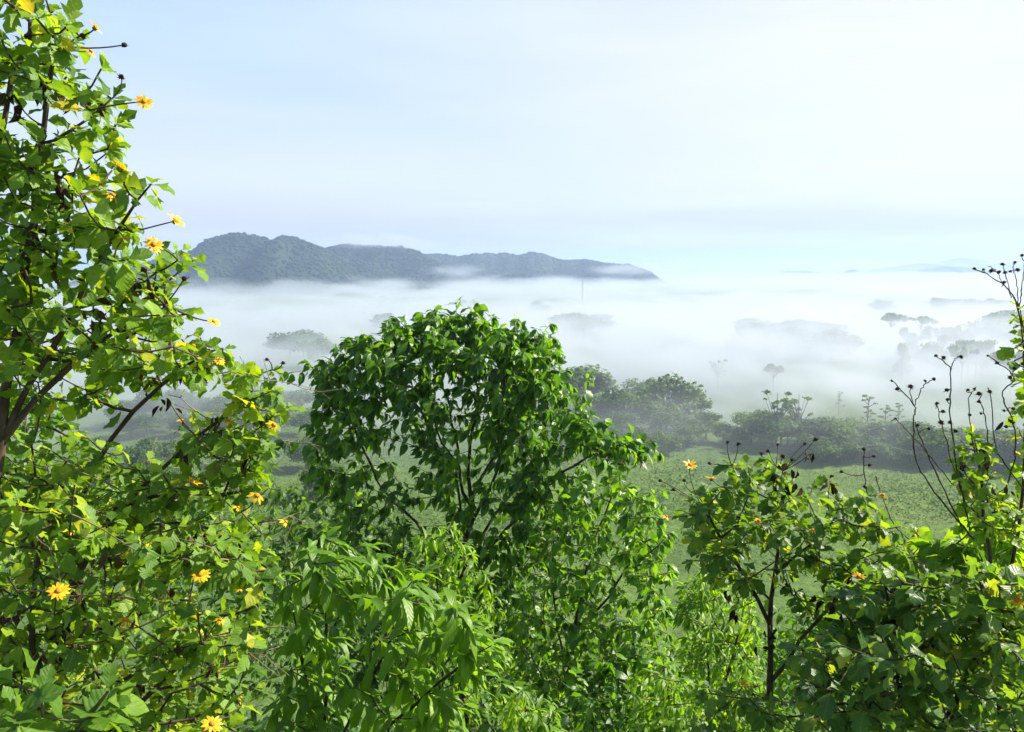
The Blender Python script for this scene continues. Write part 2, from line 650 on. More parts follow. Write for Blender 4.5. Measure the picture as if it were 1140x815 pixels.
def gauss(g, xyz, spots):
    """sum of gaussians (cx, cy, rx, ry, amount) in plan"""
    tot = None
    for cx, cy_, rx, ry, am in spots:
        a_ = math_node(g, 'MULTIPLY', math_node(g, 'SUBTRACT', xyz[0], cx), 1 / rx)
        b_ = math_node(g, 'MULTIPLY', math_node(g, 'SUBTRACT', xyz[1], cy_), 1 / ry)
        q = math_node(g, 'ADD', math_node(g, 'MULTIPLY', a_, a_), math_node(g, 'MULTIPLY', b_, b_))
        e = math_node(g, 'MULTIPLY', math_node(g, 'POWER', 2.71828, math_node(g, 'MULTIPLY', q, -1.0)), am)
        tot = e if tot is None else math_node(g, 'ADD', tot, e)
    return tot


def near_field(g):
    pos, xyz = g_pos(g)
    n_top = g_noise(g, pos, (1 / 70, 1 / 95, 0.0), 4, 0.6, (3.1, 8.2, 0))
    n3 = g_noise(g, pos, (1 / 30, 1 / 52, 1 / 13), 5, 0.64, (9, 1, 4))
    lift = gauss(g, xyz, NEAR_SPOTS)
    top = math_node(g, 'ADD', math_node(g, 'MULTIPLY', math_node(g, 'SUBTRACT', n_top, 0.47), 62.0), math_node(g, 'ADD', lift, NEAR_BASE))
    under = math_node(g, 'SUBTRACT', top, xyz[2])
    body = g_map(g, under, -14.0, 20.0, 0.0, 1.0)
    wisps = g_map(g, n3, 0.40, 0.62, 0.0, 1.7)
    fr = math_node(g, 'ADD', xyz[1], math_node(g, 'MULTIPLY', n_top, 110.0))
    fr = math_node(g, 'ADD', fr, math_node(g, 'MULTIPLY', lift, 2.5))
    front = g_map(g, fr, 300.0, 420.0, 0.0, 1.0)
    back = g_map(g, xyz[1], 820.0, 1000.0, 1.0, 0.0)
    d_ = math_node(g, 'MULTIPLY', math_node(g, 'MULTIPLY', body, wisps), math_node(g, 'MULTIPLY', front, back))
    # a thin breath of vapour over the field and round the first trees
    thin = math_node(g, 'MULTIPLY', g_map(g, xyz[2], 34.0, 4.0, 0.0, 1.0), g_map(g, xyz[1], 170.0, 290.0, 0.0, 1.0))
    thin = math_node(g, 'MULTIPLY', math_node(g, 'MULTIPLY', thin, back), math_node(g, 'MULTIPLY', g_map(g, n3, 0.32, 0.68, 0.12, 1.9), NEAR_THIN))
    d_ = math_node(g, 'ADD', d_, thin)
    return g_map(g, d_, 0.004, 2.0, 0.0, 2.0, False)


def far_field(g):
    pos, xyz = g_pos(g)
    n_top = g_noise(g, pos, (1 / 190, 1 / 330, 0.0), 5, 0.62, (1.7, 4.4, 0))
    n3 = g_noise(g, pos, (1 / 120, 1 / 170, 1 / 25), 3, 0.6, (2, 7, 1))
    n4 = g_noise(g, pos, (1 / 75, 1 / 110, 0.0), 3, 0.6, (12, 3, 0))
    n_top = math_node(g, 'ADD', n_top, math_node(g, 'MULTIPLY', math_node(g, 'SUBTRACT', n4, 0.5), 0.42))
    lift = gauss(g, xyz, FAR_SPOTS)
    top = math_node(g, 'ADD', math_node(g, 'MULTIPLY', math_node(g, 'SUBTRACT', n_top, 0.47), 85.0), math_node(g, 'ADD', lift, FAR_BASE))
    under = math_node(g, 'SUBTRACT', top, xyz[2])
    body = g_map(g, under, -8.0, 18.0, 0.0, 1.0)
    wisps = g_map(g, n3, 0.39, 0.63, 0.02, 1.7)
    front = math_node(g, 'MULTIPLY', g_map(g, xyz[1], 820.0, 1000.0, 0.0, 1.0), g_map(g, xyz[1], 5000.0, 6000.0, 1.0, 0.0))
    d_ = math_node(g, 'MULTIPLY', math_node(g, 'MULTIPLY', body, wisps), front)
    return g_map(g, d_, 0.01, 2.0, 0.0, 2.0, False)


def rim_field(g):
    pos, xyz = g_pos(g)
    n_top = g_noise(g, pos, (1 / 700, 1 / 1400, 0.0), 4, 0.6, (5.7, 2.4, 0))
    top = math_node(g, 'ADD', math_node(g, 'MULTIPLY', math_node(g, 'SUBTRACT', n_top, 0.47), 240.0), 85.0)
    body = g_map(g, math_node(g, 'SUBTRACT', top, xyz[2]), -60.0, 70.0, 0.0, 1.0)
    front = g_map(g, xyz[1], 5000.0, 8500.0, 0.05, 1.0)
    return g_map(g, math_node(g, 'MULTIPLY', body, front), 0.01, 2.0, 0.0, 2.0, False)


def cap_field(g):
    pos, xyz = g_pos(g)
    n3 = g_noise(g, pos, (1 / 70, 1 / 90, 1 / 26), 4, 0.6, (6, 3, 2))
    d_ = None
    for cx, cy_, cz, rx, ry, rz, am in CAPS:
        q = None
        for k, (cc, rr) in enumerate(((cx, rx), (cy_, ry), (cz, rz))):
            e = math_node(g, 'MULTIPLY', math_node(g, 'SUBTRACT', xyz[k], cc), 1 / rr)
            e = math_node(g, 'MULTIPLY', e, e)
            q = e if q is None else math_node(g, 'ADD', q, e)
        v = math_node(g, 'MULTIPLY', g_map(g, q, 0.0, 1.0, 1.0, 0.0), am)
        d_ = v if d_ is None else math_node(g, 'ADD', d_, v)
    return g_map(g, math_node(g, 'MULTIPLY', d_, g_map(g, n3, 0.35, 0.65, 0.0, 1.3)), 0.01, 2.0, 0.0, 2.0, False)


NEAR_BASE, FAR_BASE, NEAR_THIN = 17.0, 20.0, 0.44
NEAR_SPOTS = [(100, 420, 70, 80, 16), (210, 430, 90, 70, 6), (100, 330, 62, 40, 20), (-110, 640, 130, 150, 4), (-150, 420, 90, 80, -12), (20, 520, 80, 80, 8), (310, 640, 210, 55, -13), (-140, 545, 50, 40, -8)]
FAR_SPOTS = [(-500, 1600, 600, 300, 4), (560, 1090, 350, 80, -12), (0, 2000, 300, 200, 8)]
CAPS = [tuple(at(415, 268, 2150)) + (170, 200, 24, 1.0), tuple(at(462, 272, 2250)) + (90, 150, 20, 0.9), tuple(at(505, 303, 2150)) + (110, 120, 26, 1.3), tuple(at(575, 316, 2250)) + (110, 100, 20, 1.4), tuple(at(620, 313, 2100)) + (120, 120, 18, 1.1), tuple(at(700, 300, 2500)) + (150, 200, 22, 0.9),
        tuple(at(285, 315, 1720)) + (60, 70, 18, 1.3), tuple(at(330, 318, 1780)) + (70, 70, 13, 1.2), tuple(at(385, 314, 1850)) + (75, 70, 20, 1.3), tuple(at(440, 316, 1900)) + (70, 70, 16, 1.2),
        tuple(at(240, 318, 1700)) + (130, 120, 22, 0.8)]
mist_bank('mist', 'low white mist lying over the near valley floor behind the field', (-620, 165, -2), (760, 1000, 62), (240, 145, 22), 0.0125, near_field)
mist_bank('mist', 'white sea of mist reaching across the far valley to the hills', (-2600, 820, -2), (2900, 6000, 84), (260, 250, 17), 0.0058, far_field)
mist_bank('mist', 'flat mist along the horizon beyond the hills', (-9000, 5000, -2), (9000, 14000, 210), (160, 90, 16), 0.0012, rim_field)
mist_bank('mist', 'thin cloud clinging to the hill tops and drifting between the hills', (-900, 1500, 10), (700, 2900, 190), (130, 110, 36), 0.006, cap_field)

# ------------------------------------------------------------------ valley trees
M_BARK = simple_mat('grey_bark', [(0.3, (0.045, 0.036, 0.028)), (0.7, (0.14, 0.12, 0.095))], 3.0, 0.9, 0.6, 20)
M_VTREE = foliage_mat('valley_foliage', [(0.0, (0.036, 0.078, 0.018)), (0.5, (0.080, 0.155, 0.030)), (1.0, (0.16, 0.225, 0.045))], (1.8, 1.8, 0.6), 0.45, 0.6, 0.2, 1.0, False)


def unit(v):
    return v / np.maximum(np.linalg.norm(v, axis=-1, keepdims=True), 1e-9)


def clump_cards(P, Nrm, S, tone, rng):
    """bent leaf sprays (two quads each) centred at P facing Nrm"""
    n = len(P)
    a = unit(np.cross(Nrm, rng.normal(size=(n, 3))))
    b = np.cross(Nrm, a)
    S1 = S[:, None] * 0.5
    S2 = S1 * rng.uniform(0.5, 0.9, (n, 1))
    bend = Nrm * S1 * -0.45
    V = np.stack([P - a * S1 - b * S2 * 0.5 + bend, P - b * S2, P + a * S1 * 1.0 - b * S2 * 0.4 + bend,
                  P + a * S1 * 0.8 + b * S2 * 0.6 + bend, P + b * S2, P - a * S1 * 0.9 + b * S2 * 0.5 + bend], 1)
    k = (np.arange(n) * 6)[:, None]
    Fq = np.concatenate([k + np.array([[0, 1, 4, 5]]), k + np.array([[1, 2, 3, 4]])])
    return V.reshape(-1, 3), Fq, np.repeat(tone, 6)


def tube(pts, rad, sides=6, Vl=None, Fl=None, off=0):
    pts, rad = np.asarray(pts, float), np.asarray(rad, float)
    d = np.gradient(pts, axis=0)
    d = unit(d)
    ref = np.where(np.abs(d[:, 2:3]) < 0.9, np.array([[0, 0, 1.0]]), np.array([[1.0, 0, 0]]))
    a = unit(np.cross(d, ref))
    for k in range(1, len(a)):
        a[k] = a[k - 1] - d[k] * np.dot(a[k - 1], d[k])
        a[k] /= max(np.linalg.norm(a[k]), 1e-6)
    b = np.cross(d, a)
    th = np.linspace(0, 2 * np.pi, sides, endpoint=False)
    V = pts[:, None] + rad[:, None, None] * (np.cos(th)[None, :, None] * a[:, None] + np.sin(th)[None, :, None] * b[:, None])
    n = len(pts)
    i, j = np.meshgrid(np.arange(n - 1), np.arange(sides), indexing='ij')
    j2 = (j + 1) % sides
    Fq = np.stack([i * sides + j, i * sides + j2, (i + 1) * sides + j2, (i + 1) * sides + j], -1).reshape(-1, 4) + off
    return V.reshape(-1, 3), Fq


def tubes(list_, sides=6):
    Vs, Fs, off = [], [], 0
    for pts, rad in list_:
        V, Fq = tube(pts, rad, sides, off=off)
        Vs.append(V)
        Fs.append(Fq)
        off += len(V)
    return np.concatenate(Vs), np.concatenate(Fs)


def valley_tree_meshes(seed, style):
    """style: round, flat, tall, layered; unit trees about 15 m tall"""
    rng = np.random.default_rng(seed)
    Ht = 15.0
    lobes = []
    if style == 'round':
        th, sp = 5.0, 5.2
        for k in range(11):
            a, r = rng.uniform(0, 6.28), sp * math.sqrt(rng.uniform(0, 0.8))
            lobes.append((r * math.cos(a), r * math.sin(a), rng.uniform(6.0, 12.5) - 0.35 * r, rng.uniform(1.8, 3.3), 0.75))
    elif style == 'flat':
        th = 9.5
        for k in range(12):
            a, r = rng.uniform(0, 6.28), 8.0 * math.sqrt(rng.uniform(0, 1))
            lobes.append((r * math.cos(a), r * math.sin(a), rng.uniform(12.0, 14.2) - 0.12 * r, rng.uniform(1.5, 2.8), 0.5))
    elif style == 'tall':
        th = 4.0
        for k in range(11):
            a, r = rng.uniform(0, 6.28), 2.4 * math.sqrt(rng.uniform(0, 1))
            lobes.append((r * math.cos(a), r * math.sin(a), rng.uniform(4.5, 14), rng.uniform(1.2, 2.0), 1.0))
    elif style == 'airy':
        th = 6.0
        for k in range(22):
            a, r = rng.uniform(0, 6.28), 4.6 * math.sqrt(rng.uniform(0, 1))
            lobes.append((r * math.cos(a), r * math.sin(a), rng.uniform(7.0, 14.2) - 0.2 * r, rng.uniform(0.55, 1.25), 0.45))
    else:
        th = 6.0
        for k in range(14):
            a, r = k * 2.3 + rng.uniform(-.5, .5), rng.uniform(0.6, 4.2) * (1 - k / 22)
            lobes.append((r * math.cos(a), r * math.sin(a), 6.0 + k * 0.62 + rng.uniform(-.3, .3), rng.uniform(0.55, 1.2), 0.3))
    P, Nn, S, T = [], [], [], []
    dens = {'layered': 24, 'airy': 22}.get(style, 15)
    for (lx, ly, lz, r, sq) in lobes:
        n = int(dens * r * r * 1.6)
        q = unit(rng.normal(size=(n, 3)))
        rr = r * rng.uniform(0.5, 1.22, (n, 1))
        pp = np.array((lx, ly, lz)) + q * rr * np.array((1, 1, sq))
        P.append(pp)
        Nn.append(unit(q + rng.normal(size=(n, 3)) * 0.5 + np.array((0, 0, 0.3))))
        S.append(rng.uniform(0.45, 1.1, n) * (0.7 if style in ('layered', 'airy') else 1))
        T.append(np.clip(rng.normal(0.45, 0.2, n) + rng.normal(0, 0.14), 0, 1))
    V, Fq, T = clump_cards(np.concatenate(P), np.concatenate(Nn), np.concatenate(S), np.concatenate(T), rng)
    limbs = [([(0, 0, -1), (0.1, 0.05, th * 0.5), (0.15, -0.1, th)], [0.34, 0.26, 0.2])]
    for (lx, ly, lz, r, sq) in lobes:
        z0 = th * rng.uniform(0.75, 1.0) if style != 'layered' else max(th * 0.8, lz - 1.2)
        limbs.append(([(0.1, 0, z0), (lx * 0.45, ly * 0.45, z0 + (lz - z0) * 0.45), (lx, ly, lz)], [0.15, 0.1, 0.04]))
    if style in ('tall', 'layered', 'airy'):
        limbs.append(([(0.15, -0.1, th), (0.1, 0.1, 13.5)], [0.2, 0.06]))
    Vt, Ft = tubes(limbs, 5)
    return (V, Fq, T), (Vt, Ft)


VARIANTS = {}
for style, seeds in (('round', (1, 2, 3)), ('flat', (4, 5)), ('tall', (6,)), ('airy', (9, 10)), ('layered', (7, 8))):
    VARIANTS[style] = [valley_tree_meshes(s, style) for s in seeds]
_vt_cache = {}
TREE_KIND = {'round': 'broadleaf_tree', 'flat': 'spreading_tree', 'tall': 'slender_tree', 'airy': 'open_crowned_tree', 'layered': 'tiered_tree'}


def valley_tree(x, y, height, style, label, group, var=None, wide=1.0):
    var = random.randrange(len(VARIANTS[style])) if var is None else var % len(VARIANTS[style])
    key = (style, var)
    z = float(ground_z(x, y))
    r = empty(TREE_KIND[style], (x, y, z))
    s = height / 15.0
    r.scale = (s * wide, s * wide, s)
    r.rotation_euler = (0, 0, random.uniform(0, 6.28))
    tag(r, label, 'tree', group)
    if key not in _vt_cache:
        (V, Fq, T), (Vt, Ft) = VARIANTS[style][var]
        c = mesh_np('crown', V, F4=Fq, mat=M_VTREE, parent=r, tone=T)
        k = mesh_np('trunk', Vt, F4=Ft, mat=M_BARK, parent=r)
        _vt_cache[key] = (c, k)
    else:
        for src in _vt_cache[key]:
            q = src.copy()
            COL.objects.link(q)
            q.parent = r
    return r


def vtree_px(px, ytop, ybase, style, label, group, wide=1.0, var=None):
    """a tree whose foot shows at (px, ybase) and whose top shows at ytop"""
    g_ = px_ground(px, ybase, 0.0)
    d = g_[1]
    g_[2] = float(ground_z(g_[0], d))
    hgt = at(px, ytop, d)[2] - g_[2]
    return valley_tree(g_[0], d, max(hgt, 3), style, label, group, var, wide)


def vtree_d(px, ytop, d, style, label, group, wide=1.0, var=None):
    p_ = at(px, ytop, d)
    z = float(ground_z(p_[0], d))
    return valley_tree(p_[0], d, max(p_[2] - z, 3), style, label, group, var, wide)


def vtree_h(px, ytop, hgt, style, label, group, wide=1.0, var=None):
    """a tree hgt metres tall standing where its top shows at (px, ytop)"""
    q = at(px, ytop, 1.0)
    d = (H - hgt) / (H - q[2])
    x = (px - 570) / FPX * d / (CP - (ytop - 407.5) / FPX * SP)
    return valley_tree(x, d, hgt + random.uniform(0, 0.4), style, label, group, var, wide)


# the wooded clump between the central tree and the right-hand shrubs
G1 = 'trees of the wooded clump beyond the field'
L1 = 'rounded tree in the hazy wooded clump right of the central tree'
vtree_px(742, 404, 478, 'round', 'tallest tree of the hazy clump behind the field, its dome standing against the mist', G1, 1.15, 0)
vtree_px(703, 424, 484, 'round', 'yellow-green domed tree at the left front of the hazy clump behind the field', G1, 1.3, 1)
vtree_px(767, 431, 480, 'round', 'pale domed tree at the right end of the hazy clump, half in drifting mist', G1, 1.2, 2)
vtree_px(722, 472, 508, 'round', 'small tree standing at the field edge in front of the hazy clump', G1, 1.3, 1)
for px, yt, yb, st, w in [(660, 432, 480, 'round', 1.1), (642, 424, 476, 'layered', 1.0), (680, 430, 476, 'round', 1.2), (690, 452, 494, 'round', 1.3), (665, 460, 497, 'round', 1.2),
                          (735, 440, 490, 'round', 1.2), (752, 452, 492, 'round', 1.2), (786, 452, 490, 'round', 1.3), (715, 412, 470, 'round', 1.0), (640, 448, 490, 'round', 1.2),
                          (775, 462, 496, 'round', 1.3), (760, 470, 500, 'round', 1.3), (805, 466, 494, 'round', 1.3), (822, 474, 497, 'round', 1.2), (700, 476, 506, 'round', 1.3), (745, 478, 506, 'round', 1.3)]:
    vtree_px(px, yt, yb, st, L1, G1, w)
# the tree line beyond the field on the right
G2 = 'trees of the tree line beyond the field'
vtree_d(935, 434, 320, 'layered', 'slim gappy tree rising out of the mist left of the dark tiered tree', G2, 0.75, 0)
vtree_d(968, 437, 270, 'layered', 'dark tiered tree standing up from the tree line beyond the field', G2, 0.95, 1)
vtree_d(987, 449, 272, 'layered', 'short tiered tree just right of the dark tiered tree on the tree line', G2, 1.0, 0)
vtree_d(1002, 447, 280, 'layered', 'faint tiered tree beside the dry seed heads of the right-hand shrub', G2, 0.9, 1)
vtree_d(866, 431, 262, 'airy', 'open-crowned tree at the left end of the tree line beyond the field', G2, 0.8, 0)
vtree_d(890, 433, 266, 'airy', 'second open-crowned tree from the left end of the tree line', G2, 0.8, 1)
L2 = 'bushy tree in the misty tree line at the far edge of the field'
for k in range(30):
    px = 838 + k * 10.5 + random.uniform(-4, 4)
    yb = 492 + (px - 838) * 0.085 + random.uniform(-8, 8)
    yt = 452 + (px - 838) * 0.10 + random.uniform(-5, 9)
    if px > 1010:
        yt -= 8
    vtree_px(px, yt, yb, 'round', L2, G2, random.uniform(1.15, 1.7))
L2b = 'low bushy tree at the foot of the misty tree line, on the field edge'
for k in range(16):
    px = 905 + k * 15 + random.uniform(-5, 5)
    yb = 512 + (px - 905) * 0.05 + random.uniform(-4, 4)
    vtree_px(px, yb - random.uniform(22, 34), yb, 'round', L2b, G2, random.uniform(1.5, 2.0))
# hazy woods on the left, between the flowering shrub and the central tree
G3 = 'hazy trees on the left of the valley'
L3 = 'hazy blue-green tree in the valley seen between the left shrub and the central tree'
for k in range(34):
    px = random.uniform(130, 370)
    yb = random.choice([random.uniform(462, 486), random.uniform(515, 560)])
    vtree_px(px, yb - random.uniform(30, 46), yb, 'round', L3, G3, random.uniform(1.1, 1.6))
vtree_h(337, 360, 22, 'round', 'faint tree crown rising out of the mist between the left shrub and the central tree', G3, 1.5, 0)
vtree_h(322, 364, 21, 'round', 'broad faint crown just left of the lone one rising from the mist', G3, 1.6, 1)
vtree_h(352, 372, 20, 'round', 'lower faint crown right of the lone one rising from the mist', G3, 1.6, 2)
# crowns showing out of the sea of mist on the right
G4 = 'tree crowns standing out of the mist'
vtree_h(993, 347, 25, 'flat', 'clearest dark umbrella crown standing out of the white mist', G4, 0.8, 0)
vtree_h(1026, 350, 24, 'flat', 'rounded crown just right of the clearest umbrella crown in the mist', G4, 0.75, 1)
vtree_h(1047, 361, 22, 'flat', 'flat pale crown below and right of the two umbrella crowns in the mist', G4, 0.8, 0)
vtree_h(862, 404, 15, 'flat', 'ghostly flat crown in the mist just above the left end of the tree line', G4, 0.6, 0)
vtree_h(1073, 383, 22, 'flat', 'faint rounded crown in the mist behind the dry stems', G4, 0.5, 1)
vtree_h(1128, 390, 21, 'flat', 'faint flat crown in the mist at the right edge of the picture', G4, 0.8, 0)
vtree_h(1110, 343, 27, 'round', 'dark crown at the left end of the grove in the mist at the right edge', G4, 1.3, 0)
vtree_h(800, 398, 16, 'airy', 'pale slim tree fading into the mist above the wooded clump', G4, 0.8, 0)
L4 = 'dark tree top in the grove that breaks through the mist at the right edge'
for px, yt in [(1122, 341), (1134, 342), (1146, 340), (1100, 350), (1128, 350), (1112, 352), (1140, 352)]:
    vtree_h(px, yt, random.uniform(25, 28), 'round', L4, G4, 1.3)
L5 = 'blurred tree top in the long dark streak across the mist'
for k in range(30):
    px = random.uniform(835, 935)
    vtree_h(px, 354 + 3 * math.sin(px / 9) + random.uniform(-2, 5), random.uniform(19, 25), 'round', L5, G4, random.uniform(1.2, 1.8))
L6 = 'tiny faint tree top on the farthest misty tree line'
for px in (976, 983, 1046, 1050, 1058, 1072, 1078, 1084, 1096, 1102, 1112, 1120, 990, 1064):
    vtree_h(px, 330 + random.uniform(-1, 2.5), random.uniform(20, 24), 'round', L6, G4, random.uniform(1.0, 1.7))
L7 = 'small faint tree top in the mist between the umbrella crowns and the dry stems'
for k in range(16):
    vtree_h(random.uniform(1000, 1125), random.uniform(358, 385), random.uniform(18, 23), random.choice(['round', 'tall', 'flat']), L7, G4, 0.9)
L8 = 'dim tree top just showing through the mist above the central tree'
for px, yt, h_ in [(636, 344, 24), (643, 343, 25), (629, 345, 24), (650, 345, 24), (640, 398, 24), (652, 402, 22), (668, 344, 23), (600, 332, 24), (520, 330, 24), (430, 345, 22)]:
    vtree_h(px, yt, h_, 'round', L8, G4, 1.5)

# the mast beside the long ridge
base = at(648, 345, 950)
zb = float(ground_z(base[0], 950))
mast = empty('radio_mast', (base[0], 950, zb))
tag(mast, 'thin lattice radio mast rising out of the mist below the end of the ridge', 'mast')
top_z = at(649, 311, 950)[2] - zb
M_STEEL = simple_mat('galvanised_steel', [(0.3, (0.16, 0.17, 0.18)), (0.7, (0.24, 0.25, 0.26))], 2.0, 0.6)
legs = []
for k in range(3):
    a = k * 2.094
    legs.append(([(0.7 * math.cos(a), 0.7 * math.sin(a), 0), (0.5 * math.cos(a), 0.5 * math.sin(a), top_z)], [0.12, 0.10]))
br = []
nb = 26
for q in range(nb):
    for k in range(3):
        a, b2 = k * 2.094, (k + 1) * 2.094
        z0, z1 = top_z * q / nb, top_z * (q + 1) / nb
        br.append(([(0.62 * math.cos(a), 0.62 * math.sin(a), z0), (0.62 * math.cos(b2), 0.62 * math.sin(b2), z1)], [0.05, 0.05]))
for lg in legs:
    Vt, Ft = tubes([lg], 6)
    mesh_np('leg', Vt, F4=Ft, mat=M_STEEL, parent=mast)
Vt, Ft = tubes(br, 4)
mesh_np('lattice_bracing', Vt, F4=Ft, mat=M_STEEL, parent=mast)
Vt, Ft = tubes([([(0, 0, top_z), (0, 0, top_z + 3)], [0.07, 0.03])], 6)
mesh_np('antenna', Vt, F4=Ft, mat=M_STEEL, parent=mast)

# rough crop plants over the field
M_CROP = foliage_mat('crop_foliage', [(0.0, (0.075, 0.140, 0.030)), (0.5, (0.110, 0.190, 0.042)), (1.0, (0.155, 0.230, 0.055))], (1.5, 1.6, 0.7), 0.3, 0.6, 0.15, 1.0, False)
rng = np.random.default_rng(21)
n = 130000
y_ = 150 + 190 * rng.uniform(0, 1, n) ** 0.9
x_ = rng.uniform(-0.56, 0.72, n) * y_
keep = 0.5 * fbm(x_ / 18, y_ / 30, 31, 3) + 0.5 * fbm(x_ / 55, y_ / 7, 37, 3) + 0.25 * rng.uniform(-1, 1, n) > 0.47
x_, y_ = x_[keep], y_[keep]
big = fbm(x_ / 22 + 9, y_ / 34 + 5, 33, 3)
S = rng.uniform(0.35, 0.9, len(x_)) * (0.6 + 1.4 * np.clip(big - 0.35, 0, 1) * 2)
P = np.stack([x_, y_, ground_z(x_, y_) + S * 0.3], -1)
Nn = unit(rng.normal(size=(len(x_), 3)) * 0.6 + np.array((0, 0, 0.9)))
T = np.clip(rng.normal(0.5, 0.12, len(x_)) + (big - 0.5) * 0.9, 0, 1)
V, Fq, T = clump_cards(P, Nn, S * 0.62, T, rng)
fc = mesh_np('field_crops', V, F4=Fq, mat=M_CROP, tone=T)
tag(fc, 'low green crop plants covering the field on the valley floor', None, None, 'stuff')

# ------------------------------------------------------------------ near vegetation: growth, leaves, flowers
def in_poly(poly, x, y):
    c = False
    n = len(poly)
    for i in range(n):
        x1, y1 = poly[i]
        x2, y2 = poly[(i + 1) % n]
        if (y1 > y) != (y2 > y) and x < (x2 - x1) * (y - y1) / (y2 - y1) + x1:
            c = not c
    return c


def sample_tips(regions, rng):
    """regions: (polygon in photograph pixels, nearest, farthest, count, spacing); real points through the crown's depth"""
    pts = []
    for poly, d0, d1, cnt, sp, *cl in regions:
        xs_, ys_ = [p_[0] for p_ in poly], [p_[1] for p_ in poly]
        got, tries = [], 0
        while len(got) < cnt and tries < cnt * 40:
            tries += 1
            x, y = rng.uniform(min(xs_), max(xs_)), rng.uniform(min(ys_), max(ys_))
            if not in_poly(poly, x, y):
                continue
            q = at(x, y, rng.uniform(d0, d1))
            if got and np.min(np.sum((np.array(got) - q) ** 2, 1)) < sp * sp:
                continue
            got.append(q)
        if cl:
            got = [q + rng.normal(size=3) * np.array((1, 1, 0.8)) * cl[1] - np.array((0, 0, 0.3 * cl[1])) for q in got for _ in range(cl[0])]
        pts += got
    return np.array(pts)


def grow(mains, tips, rng, tip_r=0.004, power=2.3, sag=0.12, up_cost=1.2, main_r=0.0, max_len=9e9):
    """main stems given as polylines; each tip is joined to the nearest stem or branch below it by a bowed branch.
    Returns tubes and, for every tip, the branch polyline leading to it."""
    P, par, rad_floor = [], [], []
    branches = []
    for m_ in mains:
        m_ = [np.array(q, float) for q in m_]
        # smooth by subdividing
        pl = [m_[0]]
        for a_, b_ in zip(m_[:-1], m_[1:]):
            L = np.linalg.norm(b_ - a_)
            k = max(2, int(L / 0.25))
            for i in range(1, k + 1):
                w = i / k
                pl.append(a_ + (b_ - a_) * w)
        pl = np.array(pl)
        for _ in range(6):
            pl[1:-1] = 0.5 * pl[1:-1] + 0.25 * (pl[:-2] + pl[2:])
        wob = rng.normal(size=(len(pl) + 6, 3))
        wob = (wob[:-6] + wob[1:-5] + wob[2:-4] + wob[3:-3]) / 2
        pl[1:-1] += wob[1:-1] * min(0.05, 0.012 + main_r * 0.3)
        ids = []
        for i, q in enumerate(pl):
            if i == 0:
                if P:
                    dd = np.sum((np.array(P) - q) ** 2, 1)
                    k = int(np.argmin(dd))
                    if dd[k] < 0.02:
                        ids.append(k)
                        continue
                P.append(q)
                par.append(-1)
            else:
                P.append(q)
                par.append(ids[-1])
            ids.append(len(P) - 1)
        branches.append(ids)
    root = np.array(P[0])
    n_main = len(P)
    order = np.argsort(np.array([min(np.linalg.norm(np.array(P[:n_main]) - t_, axis=1)) for t_ in tips])) if len(tips) else []
    tipbr = []
    arr = np.array(P)
    for ti in order:
        t_ = tips[ti]
        dv = t_ - arr
        dist = np.linalg.norm(dv, axis=1)
        cost = dist + up_cost * np.clip(arr[:, 2] - t_[2] + 0.05 * dist, 0, None) + 0.04 * np.linalg.norm(arr - root, axis=1)
        k = int(np.argmin(cost))
        a_ = arr[k]
        L = dist[k]
        nseg = max(2, min(10, int(L / 0.14)))
        c_ = a_ + (t_ - a_) * 0.5 + np.array((0, 0, -sag * L)) + rng.normal(size=3) * 0.06 * L
        ids = [k]
        new = []
        for i in range(1, nseg + 1):
            w = i / nseg
            q = a_ * (1 - w) ** 2 + 2 * c_ * w * (1 - w) + t_ * w * w
            P.append(q)
            par.append(ids[-1])
            ids.append(len(P) - 1)
            new.append(q)
        arr = np.concatenate([arr, np.array(new)])
        branches.append(ids)
        tipbr.append(ids)
    nP = len(P)
    acc = np.zeros(nP)
    haschild = np.zeros(nP, bool)
    for i in range(nP):
        if par[i] >= 0:
            haschild[par[i]] = True
    for i in range(nP - 1, -1, -1):
        if not haschild[i]:
            acc[i] += tip_r ** power
        acc[i] += 0.02 * tip_r ** power
        if par[i] >= 0:
            acc[par[i]] += acc[i]
    R = acc ** (1 / power)
    for bi, ids in enumerate(branches[:len(mains)]):
        top_, bot_ = (main_r, main_r * 0.12) if bi == 0 else (main_r * 0.34, main_r * 0.08)
        for j, q in enumerate(ids):
            R[q] = max(R[q], top_ + (bot_ - top_) * (j / max(len(ids) - 1, 1)) ** 0.8)
    P = np.array(P)
    tl = []
    for ids in branches:
        if len(ids) < 2:
            continue
        r_ = R[ids].copy()
        if len(r_) > 1:
            r_[0] = min(r_[0], r_[1] * 1.15)
        tl.append((P[ids], r_))
    return tl, [P[ids] for ids in tipbr] + [P[ids[-max(3, len(ids) // 3):]] for ids in branches[:len(mains)]], P, R


# leaf outlines: stations along the midrib, half-width and forward shift of the margin
LEAF = {
    'lobed': (np.array([0, .10, .20, .32, .44, .50, .58, .66, .80, .92, 1.0]),
              np.array([.012, .014, .10, .30, .50, .30, .32, .36, .22, .08, 0]),
              np.array([0, 0, -.02, .02, .12, .04, .03, .08, .05, .02, 0])),
    'ovate': (np.array([0, .07, .16, .30, .45, .60, .75, .88, 1.0]),
              np.array([.012, .02, .24, .40, .43, .36, .22, .08, 0]),
              np.zeros(9)),
    'lance': (np.array([0, .05, .15, .32, .5, .68, .84, .94, 1.0]),
              np.array([.012, .03, .36, .50, .50, .40, .22, .07, 0]),
              np.zeros(9)),
    'simple': (np.array([0, .08, .30, .55, .80, 1.0]),
               np.array([.01, .06, .46, .48, .26, 0]),
               np.zeros(6)),
}


